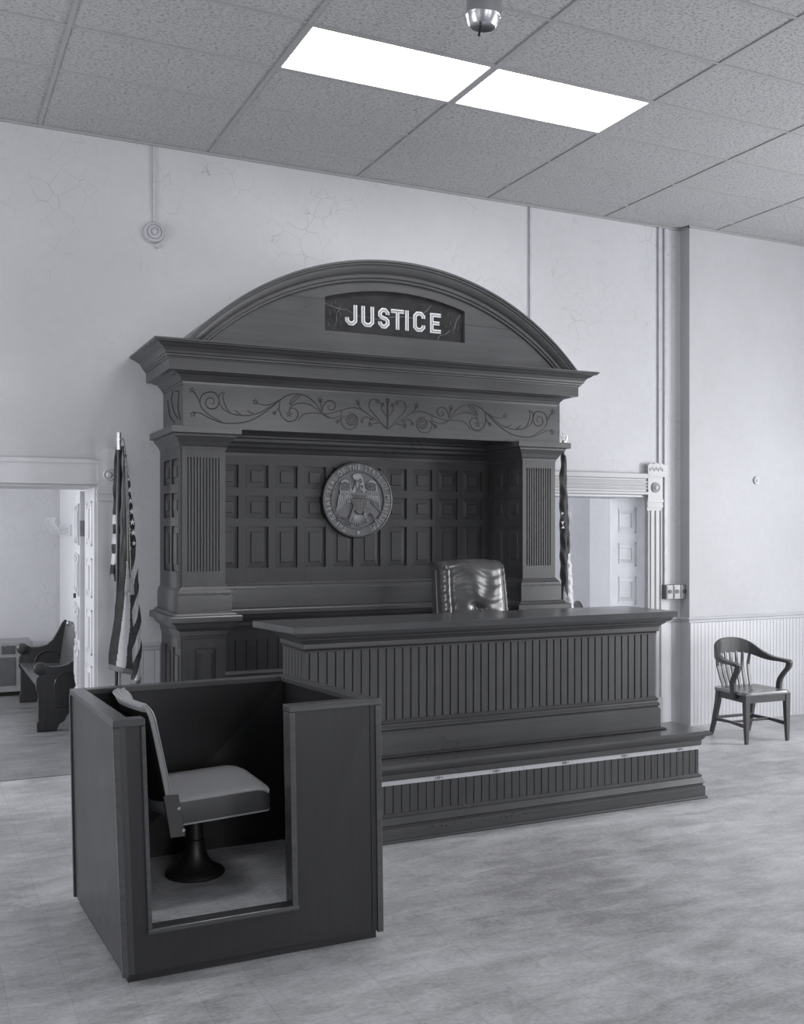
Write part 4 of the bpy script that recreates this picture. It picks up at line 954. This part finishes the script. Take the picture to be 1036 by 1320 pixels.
bo = obj('backrest', mb, [M['vinyl'], M['iron']], WC, smooth='all')
mb = MB()
for sd in (0, 1): mb.tube([bk(0, k/24, sd) for k in range(25)], .004, 6); mb.tube([bk(k/24, 1, sd) for k in range(25)], .004, 6); mb.tube([bk(1, k/24, sd) for k in range(25)], .004, 6); mb.tube([bk(k/24, 0, sd) for k in range(25)], .004, 6)
obj('piping', mb, M['vinyl'], bo)
for s_ in (-1, 1):
    y = s_*.281; mb = MB(); mb.bar([(-.148, y, .270), (-.162, y, .36), (-.180, y, .46)], [((.034, 0, 0), (0, .008, 0)), ((.034, 0, 0), (0, .008, 0)), ((.034, 0, 0), (0, .008, 0))]); fb = obj('hinge_plate', mb, M['vinyl_side'], WC, bev=.003)
    mb = MB()
    for z, x in ((.30, -.125), (.40, -.145)): mb.cyl((x, y, z), (x, y+s_*.014, z), .008, n=10)
    obj('bolt', mb, M['nickel'], fb)

# ================================================================== flags on their poles
def lerp_curve(c, z):        # x on a polyline given by (x, z) points with falling z
    if z >= c[0][1]: return c[0][0]
    for (x0, z0), (x1, z1) in zip(c, c[1:]):
        if z >= z1: t = (z0-z)/max(1e-6, z0-z1); return x0+(x1-x0)*t
    return c[-1][0]
def fold(mb, left, right, yd, band, amp=.03, nf=1.0, rows=150, colsn=8, seed=0, x_at=None):
    # a hanging fold of cloth between two edge curves, bulging towards the room
    def fn(u, v):
        zl0, zl1 = left[0][1], left[-1][1]; zr0, zr1 = right[0][1], right[-1][1]
        zl = zl0+(zl1-zl0)*v; zr = zr0+(zr1-zr0)*v
        xl = lerp_curve(left, zl); xr = lerp_curve(right, zr)
        x = xl+(xr-xl)*u; z = zl+(zr-zl)*u
        y = yd-amp*math.sin(PI*u*nf)**2*(.35+.65*v)-.006*math.sin(v*23+seed+3*u)*math.sin(PI*u)-.004*math.sin(v*47+seed*2-4*u)
        return Vector((x+.003*math.sin(v*31+seed), y, z))
    colsn *= 3; F = mb.grid(fn, colsn, rows)
    for k, f in enumerate(F):
        if f is None: continue
        u = (k//rows+.5)/colsn; v = (k % rows+.5)/rows; p = fn(u, v); f.material_index = band(u, v, p)
FY_ = 7.22
F1L = [(1.246, 2.428), (1.232, 2.207), (1.229, 1.944), (1.221, 1.695), (1.208, 1.529), (1.208, 1.485)]
F1R = [(1.289, 2.423), (1.289, 2.138), (1.275, 1.944), (1.275, 1.722), (1.265, 1.583), (1.250, 1.477)]
F2L = [(1.285, 2.36), (1.283, 2.138), (1.272, 1.777), (1.248, 1.445), (1.221, 1.238), (1.188, 0.991), (1.178, 0.881)]
F2a = [(1.294, 2.36), (1.298, 2.139), (1.303, 1.777), (1.296, 1.499), (1.282, 1.305), (1.255, 1.098), (1.228, 0.867)]
F2b = [(1.298, 2.36), (1.305, 2.139), (1.311, 1.722), (1.327, 1.374), (1.327, 1.165), (1.309, 1.026), (1.289, 0.85)]
F2R = [(1.304, 2.36), (1.311, 2.139), (1.324, 1.722), (1.341, 1.373), (1.348, 1.164), (1.348, 1.025), (1.344, 0.83)]
F3L = [(1.286, 2.423), (1.300, 2.208), (1.306, 2.0), (1.310, 1.861), (1.316, 1.722)]
F3R = [(1.292, 2.423), (1.330, 2.195), (1.353, 2.0), (1.367, 1.861), (1.376, 1.721)]
F4L = [(1.316, 1.722), (1.330, 1.443), (1.340, 1.234), (1.343, 0.983), (1.340, 0.767)]
F4R = [(1.376, 1.721), (1.392, 1.553), (1.401, 1.371), (1.414, 1.161), (1.416, 0.951), (1.410, 0.763)]
AF = thing('american_flag', 'striped flag with stars furled on a pole left of the dark backdrop', 'flag', (1.245, FY_, 0))
mb = MB()
def b1(u, v, p):
    z = p.z
    for i, zz in enumerate((1.944, 1.877, 1.811, 1.739, 1.674, 1.598, 1.531)):
        if z > zz: return i % 2
    return 3
fold(mb, F1L, F1R, FY_+.03, b1, .022, 1, 150, 6, 1)
def b2(u, v, p):
    if p.z < .05+lerp_curve([(0, .90), (0, .85)], 9) and False: return 3
    a, b = lerp_curve(F2a, p.z), lerp_curve(F2b, p.z)
    if v > .975: return 3
    return 1 if a < p.x < b and p.z < 1.62 else 0
fold(mb, F2L, F2R, FY_-.055, b2, .035, 1, 160, 12, 2)
fold(mb, F3L, F3R, FY_-.02, lambda u, v, p: 2, .025, 1, 80, 6, 3)
def b4(u, v, p):
    if v > .97: return 3
    q = (1.722-p.z)-.21*(1-u)+.10; k = math.floor(q/.125+.0); return 1 if k % 2 == 1 else 0
fold(mb, F4L, F4R, FY_-.02, b4, .03, 1, 150, 8, 4)
AFC = obj('cloth', mb, [M['flag_dark'], M['flag_light'], M['flag_navy'], M['fringe']], AF, smooth='all', solid=.004)
for x, z, s_ in ((1.318, 2.188, .6), (1.326, 2.114, .9), (1.333, 2.039, 1), (1.340, 1.965, 1), (1.345, 1.891, 1), (1.350, 1.819, 1), (1.356, 1.745, .8), (1.316, 2.064, .5), (1.322, 1.82, .45), (1.326, 1.75, .45)):
    pts = []
    for k in range(10):
        r = (.025 if k % 2 == 0 else .010)*s_; a = 2*PI*k/10; pts.append((x+math.sin(a)*r*.8, FY_-.060, z+math.cos(a)*r))
    mb = MB(); mb.prism(pts, (0, -.002, 0)); obj('star', mb, M['flag_light'], AFC)
mb = MB(); mb.tube([(1.262, FY_, 2.40), (1.240, FY_, 0.09)], .0125, 10); obj('pole', mb, M['pew_wood'], AF, smooth=True)
mb = MB(); mb.cyl((1.2615, FY_, 2.395), (1.2625, FY_, 2.515), .016, .017, 14); mb.cyl((1.2618, FY_, 2.455), (1.262, FY_, 2.47), .021, .021, 14); obj('ferrule', mb, M['metal'], AF)
mb = MB(); mb.lathe([(0, 0), (.14, 0), (.14, .02), (.09, .05), (.03, .07), (.025, .16), (0, .16)], (1.24, FY_, 0), n=28); obj('stand', mb, M['metal'], AF, smooth=True)
for pts in ([(1.270, FY_-.01, 2.46), (1.289, FY_-.03, 2.465), (1.297, FY_-.07, 2.29), (1.303, FY_-.10, 1.86), (1.304, FY_-.115, 1.50)], [(1.292, FY_-.03, 2.46), (1.303, FY_-.07, 2.29), (1.315, FY_-.10, 1.86), (1.326, FY_-.115, 1.48)]):
    mb = MB(); mb.tube(smoothpts(pts, 5), .004, 6)
    for k in range(3): mb.ball(pts[2] if k == 0 else (pts[2][0]+.006*k, pts[2][1], pts[2][2]-.02*k), .009, 5)
    cd = obj('cord', mb, M['fringe'], AF, smooth=True)
    x, y, z = pts[-1]; mb = MB(); mb.lathe([(0, .035), (.012, .03), (.014, .015), (.010, 0), (.018, -.02), (.023, -.085), (.02, -.088), (0, -.088)], (x, y, z), n=18); obj('tassel', mb, M['flag_light'] if False else M['fringe'], cd, smooth=True)

SY_ = 7.28
SF = thing('state_flag', 'dark state flag hanging on pole behind right column of backdrop', 'flag', (5.0, SY_, 0))
mb = MB()
DL = [(4.981, 2.487), (4.962, 2.285), (4.964, 1.969), (4.968, 1.515), (4.970, 1.426)]
D2R = [(5.030, 2.476), (5.042, 2.096), (5.044, 1.64), (5.046, 1.463), (5.048, 1.26)]
DR = [(5.030, 2.476), (5.060, 2.16), (5.081, 1.868), (5.092, 1.64)]
DM = [(5.010, 2.476), (5.020, 2.16), (5.030, 1.868), (5.035, 1.62)]
fold(mb, DL, D2R, SY_-.01, lambda u, v, p: 0, .03, 1, 90, 8, 5)
fold(mb, DM, DR, SY_+.02, lambda u, v, p: 0, .02, 1, 60, 6, 6)
fold(mb, [(5.033, 1.640), (5.038, 1.463), (5.034, 1.10)], [(5.090, 1.653), (5.112, 1.462), (5.132, 1.08)], SY_+.02, lambda u, v, p: 1, .02, 1, 60, 6, 7)
SFC = obj('cloth', mb, [M['flag_dark'], M['flag_light']], SF, smooth='all', solid=.004)
for x, z, a, r, y in ((4.966, 1.98, .1, .018, -.045), (4.970, 1.90, .8, .022, -.045), (4.974, 1.86, -.4, .020, -.045), (5.068, 2.03, .2, .016, -.02), (5.066, 1.98, 1.2, .020, -.02), (5.075, 1.955, -.5, .018, -.02), (5.064, 1.93, .3, .014, -.02)):
    mb = MB(); mb.prism([(x+r*math.cos(a+t)*k, SY_+y, z+r*math.sin(a+t)*k) for t, k in ((0, 1), (.9, .45), (1.8, .9), (2.9, .4), (3.9, 1), (5, .35))], (0, -.002, 0)); obj('emblem', mb, M['flag_light'], SFC)
mb = MB(); mb.tube([(5.007, SY_, 2.58), (4.995, SY_, .09)], .0125, 10); obj('pole', mb, M['pew_wood'], SF, smooth=True)
mb = MB(); mb.lathe([(.016, 0), (.018, .02), (.010, .03), (.008, .045), (0, .05)], (5.007, SY_, 2.565), n=14)
mb.tube([(5.007, SY_, 2.60), (4.990, SY_, 2.635), (4.986, SY_, 2.655)], .006, 6); mb.tube([(5.007, SY_, 2.60), (5.012, SY_, 2.65), (5.002, SY_, 2.675)], .006, 6); mb.tube([(5.007, SY_, 2.60), (5.03, SY_, 2.60), (5.045, SY_, 2.63), (5.040, SY_, 2.655)], .007, 6)
obj('finial', mb, M['metal'], SF, smooth=True)
mb = MB(); mb.lathe([(0, 0), (.14, 0), (.14, .02), (.09, .05), (.03, .07), (.025, .16), (0, .16)], (4.995, SY_, 0), n=28); obj('stand', mb, M['metal'], SF, smooth=True)

# ================================================================== wooden armchair by the white wainscot
AC = thing('wooden_armchair', 'dark wooden bow-back armchair with slatted back against white beadboard wall', 'chair', (6.64, 6.78, 0), math.radians(-3), local=True)
def seat_edge(k=48):
    out = []
    for i in range(k):
        a = 2*PI*i/k; c_, s_ = math.cos(a), math.sin(a); p = .22
        x = math.copysign(abs(c_)**p, c_)*(.262-.035*(s_+1)/2); y = math.copysign(abs(s_)**p, s_)*.228-.005; out.append((x, y))
    return out
E = seat_edge(); mb = MB(); rings = []
for s_, z in ((.97, .410), (1, .414), (1, .434), (.985, .440), (.80, .438), (.55, .428), (.25, .426), (.02, .428)):
    rings.append([mb.v((x*s_, y*s_, z+(.010*max(0, 1-abs(x)/.06) if s_ < .85 and y < .05 else 0))) for x, y in E])
for a, b in zip(rings, rings[1:]):
    for k in range(len(E)): mb.face([a[k], a[(k+1) % len(E)], b[(k+1) % len(E)], b[k]])
mb.face(rings[0]); mb.face(rings[-1]); obj('seat', mb, M['chair_seat'], AC, smooth=True)
mb = MB(); mb.box(-.235, .235, -.222, -.202, .352, .410); obj('apron', mb, M['chair_wood'], AC)
for s_ in (-1, 1):
    mb = MB(); mb.hexa([(s_*.236, -.205, .352), (s_*.216, -.205, .352), (s_*.186, .19, .352), (s_*.206, .19, .352), (s_*.236, -.205, .410), (s_*.216, -.205, .410), (s_*.186, .19, .410), (s_*.206, .19, .410)]); obj('apron', mb, M['chair_wood'], AC)
obj('apron', MB().box(-.19, .19, .178, .198, .352, .410), M['chair_wood'], AC)
for s_ in (-1, 1):
    mb = MB(); q = lambda a, b: ((a, 0, 0), (0, b, 0))
    mb.bar([(s_*.222, -.205, .425), (s_*.222, -.207, .30), (s_*.224, -.212, .02), (s_*.224, -.212, 0)], [q(.026, .024), q(.024, .022), q(.015, .014), q(.013, .012)]); obj('leg', mb, M['chair_wood'], AC, bev=.004)
    mb = MB(); mb.bar([(s_*.192, .175, .425), (s_*.198, .185, .30), (s_*.206, .225, .12), (s_*.210, .262, .0)], [q(.020, .026), q(.018, .026), q(.016, .021), q(.014, .017)]); obj('leg', mb, M['chair_wood'], AC, bev=.004)
    mb = MB(); mb.bar([(s_*.222, -.20, .150), (s_*.214, 0, .158), (s_*.205, .215, .150)], [((.009, 0, 0), (0, 0, .017)), ((.009, 0, 0), (0, 0, .011)), ((.009, 0, 0), (0, 0, .017))]); obj('stretcher', mb, M['chair_wood'], AC)
mb = MB(); mb.bar([(-.214, 0, .157), (.214, 0, .157)], [((0, .011, 0), (0, 0, .009))]*2); obj('stretcher', mb, M['chair_wood'], AC)
mb = MB(); mb.bar([(-.206, .20, .165), (.206, .20, .165)], [((0, .009, 0), (0, 0, .012))]*2); obj('stretcher', mb, M['chair_wood'], AC)
# bow: arms and crest in one steam-bent piece
def bow(t):       # t -1..1 ; returns centre, half height, half thickness
    a = abs(t); sg = 1 if t > 0 else -1
    P = [(0, .262, .800), (.12, .255, .792), (.205, .215, .765), (.250, .13, .715), (.272, .03, .690), (.285, -.08, .686), (.290, -.155, .682), (.288, -.19, .672)]
    Hh = [.070, .066, .054, .034, .020, .014, .015, .014]; Th = [.012, .012, .013, .018, .026, .028, .031, .024]
    x = a*(len(P)-1); i = min(int(x), len(P)-2); f = x-i
    p = [P[i][k]*(1-f)+P[i+1][k]*f for k in range(3)]; return (sg*p[0], p[1], p[2]), Hh[i]*(1-f)+Hh[i+1]*f, Th[i]*(1-f)+Th[i+1]*f
K_ = 56; cs = [bow(-1+2*i/K_) for i in range(K_+1)]
for _ in range(2): cs = [cs[0]]+[(tuple((cs[i-1][0][k]+2*cs[i][0][k]+cs[i+1][0][k])/4 for k in range(3)), (cs[i-1][1]+2*cs[i][1]+cs[i+1][1])/4, (cs[i-1][2]+2*cs[i][2]+cs[i+1][2])/4) for i in range(1, K_)]+[cs[-1]]
secs = []
for i, (p, hh, th) in enumerate(cs):
    a = Vector(cs[max(i-1, 0)][0]); b = Vector(cs[min(i+1, K_)][0]); d_ = (b-a); d_.z = 0; d_.normalize(); nrm = Vector((-d_.y, d_.x, 0)); secs.append((nrm*th, Vector((0, -0.0, hh))+nrm*0))
mb = MB(); mb.bar([c[0] for c in cs], secs); obj('bow_rail', mb, M['chair_wood'], AC, bev=.006, smooth=True)
for k in range(7):
    t = (k-3)/3; x0 = t*.150; x1 = t*.185
    y0 = .185-.02*t*t; y1 = .258-.045*t*t
    mb = MB(); mb.bar([(x0, y0, .432), (x0+(x1-x0)*.3, y0+.022, .52), (x0+(x1-x0)*.6, y0+.052, .62), (x1, y1+.0, .745-.02*t*t)], [((.011, 0, 0), (0, .007, 0)), ((.017, 0, 0), (0, .007, 0)), ((.015, 0, 0), (0, .007, 0)), ((.011, 0, 0), (0, .007, 0))]); obj('slat', mb, M['chair_wood'], AC, bev=.002)
for s_ in (-1, 1):
    pts = smoothpts([(s_*.283, -.175, .680), (s_*.281, -.165, .630), (s_*.272, -.120, .575), (s_*.262, -.085, .515), (s_*.254, -.080, .450), (s_*.252, -.078, .372)], 4); n = len(pts)
    mb = MB(); mb.bar(pts, [((.015, 0, 0), (0, .030-.004*math.sin(PI*k/n), 0)) for k in range(n)]); obj('arm_support', mb, M['chair_wood'], AC, bev=.005)

# ================================================================== pew in the back room
PW = thing('church_pew', 'dark oak church pew with gothic arch end seen through left doorway', 'pew', (1.25, 10.65, 0))
def pew_end(y, nm):
    fx = .985; s = []
    s += [(fx-.006, 0), (fx-.006, .085), (fx+.006, .10), (fx+.006, .36), (fx-.010, .375), (fx-.016, .40), (fx-.008, .43), (fx-.012, .455), (fx-.006, .49), (fx+.012, .515)]
    cx_, cz_, r = fx+.022, .575, .056
    s += [(cx_+r*math.cos(a), cz_+r*math.sin(a)) for a in [math.radians(240-22*k) for k in range(0, 10)]]
    s += [(fx+.12, .585), (fx+.20, .588), (fx+.27, .605), (fx+.33, .655), (fx+.38, .74), (fx+.425, .83), (fx+.455, .868), (fx+.475, .865), (fx+.515, .60), (fx+.53, .2), (fx+.535, 0)]
    s += [(fx+.40, 0), (fx+.385, .045), (fx+.345, .075), (fx+.325, .12), (fx+.29, .165), (fx+.255, .13), (fx+.235, .085), (fx+.19, .06), (fx+.165, 0)]
    mb = MB(); mb.prism([(x, y, z) for x, z in s], (0, .045, 0)); e = obj('end_panel', mb, M['pew_wood'], PW, bev=.006)
    pa = []; x0, x1, z0, zs_ = fx+.15, fx+.41, .225, .42
    pa = [(x0, z0), (x1, z0), (x1, zs_)]
    for k in range(1, 9): t = k/8; pa.append((x1-(x1-x0)/2*(1-math.cos(t*PI/2)), zs_+.12*math.sin(t*PI/2)))
    for k in range(7, -1, -1): t = k/8; pa.append((x0+(x1-x0)/2*(1-math.cos(t*PI/2)), zs_+.12*math.sin(t*PI/2)))
    mb = MB(); mb.tube([(x, y-.002, z) for x, z in pa+[pa[0]]], .009, 6); obj('arch_molding', mb, M['pew_wood'], e, smooth=True)
    mb = MB(); mb.lathe([(.058, 0), (.058, .01), (.045, .022), (.02, .028), (0, .029)], (cx_, y, cz_), (0, -1, 0), 24); obj('boss', mb, M['pew_wood'], e, smooth=True)
pew_end(9.75, 0); pew_end(11.5, 1)
mb = MB(); mb.hexa([(.985, 9.796, .395), (1.40, 9.796, .375), (1.40, 11.499, .375), (.985, 11.499, .395), (.985, 9.796, .425), (1.40, 9.796, .405), (1.40, 11.499, .405), (.985, 11.499, .425)]); obj('seat', mb, M['pew_seat'], PW, bev=.006)
mb = MB(); mb.hexa([(1.38, 9.796, .36), (1.41, 9.796, .36), (1.41, 11.499, .36), (1.38, 11.499, .36), (1.448, 9.796, .845), (1.475, 9.796, .845), (1.475, 11.499, .845), (1.448, 11.499, .845)]); obj('backrest', mb, M['pew_seat'], PW)
# heater, coat rack in the back room
HT = thing('wall_heater', 'low grey enamelled convector heater at far end of back room', 'heater', (.1, 12.2, 0))
obj('housing', MB().box(-1.1, 1.16, 12.02, 12.45, .045, .60), M['heater'], HT, bev=.008)
obj('base', MB().box(-1.08, 1.14, 12.05, 12.42, 0, .045), M['iron'], HT)
for k in range(11):
    x0 = .835-.165*k
    mb = MB(); mb.box(x0, x0+.145, 12.016, 12.022, .465, .56)
    for i in range(5): mb.box(x0+.004, x0+.141, 12.010, 12.017, .475+.017*i, .481+.017*i)
    obj('grille', mb, M['grille'], HT)
for x0, x1 in ((-1.0, .16), (.22, .98)): obj('front_panel', MB().box(x0, x1, 12.012, 12.021, .12, .43), M['grille'], HT, bev=.002)
CRK = thing('coat_rack', 'cream wall coat rack with curled hooks in back room', 'coat rack', (1.52, 12.1, 1.85))
obj('board', MB().box(1.50, 1.519, 11.55, 12.55, 1.775, 1.90), M['door_paint'], CRK)
for k in range(5):
    y = 11.68+.19*k; mb = MB()
    mb.tube(smoothpts([(1.50, y, 1.86), (1.43, y, 1.85), (1.38, y, 1.87), (1.35, y, 1.93), (1.36, y, 1.96)], 4), .009, 6); mb.ball((1.36, y, 1.965), .014, 5)
    mb.tube(smoothpts([(1.50, y, 1.83), (1.44, y, 1.80), (1.41, y, 1.81), (1.395, y, 1.84)], 4), .008, 6); mb.ball((1.395, y, 1.845), .012, 5)
    obj('hook', mb, M['door_paint'], CRK, smooth=True)
mb = MB(); mb.box(LX, LD1+.4, 7.954, 7.964, -.02, .0015); struct('trim_10', mb, M['iron'])
mb = MB(); mb.box(1.506, 1.52, WY+TH+.02, 12.62, 0, .12); mb.box(1.490, 1.52, 12.585, 12.62, 0, 3.2); struct('trim_11', mb, M['white_paint'])

# a chair standing in the side room, only its back corner seen
SCH = thing('side_chair', 'dark wooden chair back glimpsed through the right doorway', 'chair', (6.86, 9.25, 0), math.radians(70), local=True)
mb = MB(); mb.box(-.22, .22, -.22, .22, .43, .47); obj('seat', mb, M['pew_wood'], SCH, bev=.01)
for sx in (-1, 1):
    obj('leg', MB().box(sx*.19-.018, sx*.19+.018, -.21, -.174, 0, .43), M['pew_wood'], SCH)
    mb = MB(); mb.bar([(sx*.19, .20, 0), (sx*.19, .20, .45), (sx*.19, .25, .90)], [((.018, 0, 0), (0, .018, 0))]*3); obj('leg', mb, M['pew_wood'], SCH)
mb = MB(); pts = [(-.215, .245, .80)]+[(-.215+.43*k/12, .245, .97+.085*math.sin(PI*k/12)) for k in range(13)]+[(.215, .245, .80)]; mb.prism(pts, (0, .025, 0)); obj('backrest', mb, M['pew_wood'], SCH, bev=.005)

# ================================================================== metal lamp housing hanging at the top of the picture
HL = thing('pendant_spotlight', 'brushed metal bell-shaped housing hanging from ceiling at top of photo', 'lamp', (2.66, 4.62, CZ))
LXp, LYp, LZp = 2.60, 4.50, 4.410
mb = MB(); mb.lathe([(0, .012), (.045, .010), (.066, .004), (.078, .022), (.086, .052), (.087, .055), (.091, .058), (.092, .12), (.090, .19), (.080, .23), (.05, .25), (.02, .255), (0, .255)], (LXp, LYp, LZp-.01), (.05, -.08, 1), 48); obj('housing', mb, M['metal'], HL, smooth=True)
mb = MB(); mb.cyl((LXp-.004, LYp+.004, LZp+.02), (LXp-.012, LYp+.012, LZp-.045), .006, .0055, 10); mb.cyl((LXp-.012, LYp+.012, LZp-.045), (LXp-.013, LYp+.013, LZp-.05), .008, .008, 8); obj('stem', mb, M['iron'], HL)
mb = MB(); mb.cyl((LXp+.012, LYp-.02, LZp+.20), (LXp+.012, LYp-.02, CZ+.006), .012); mb.cyl((LXp+.012, LYp-.02, CZ-.02), (LXp+.012, LYp-.02, CZ+.0055), .05); obj('mount', mb, M['metal'], HL)

for o in LOCALS: del o['_loc']
for o in list(bpy.data.objects):
    if o.get('_loc') is not None: del o['_loc']
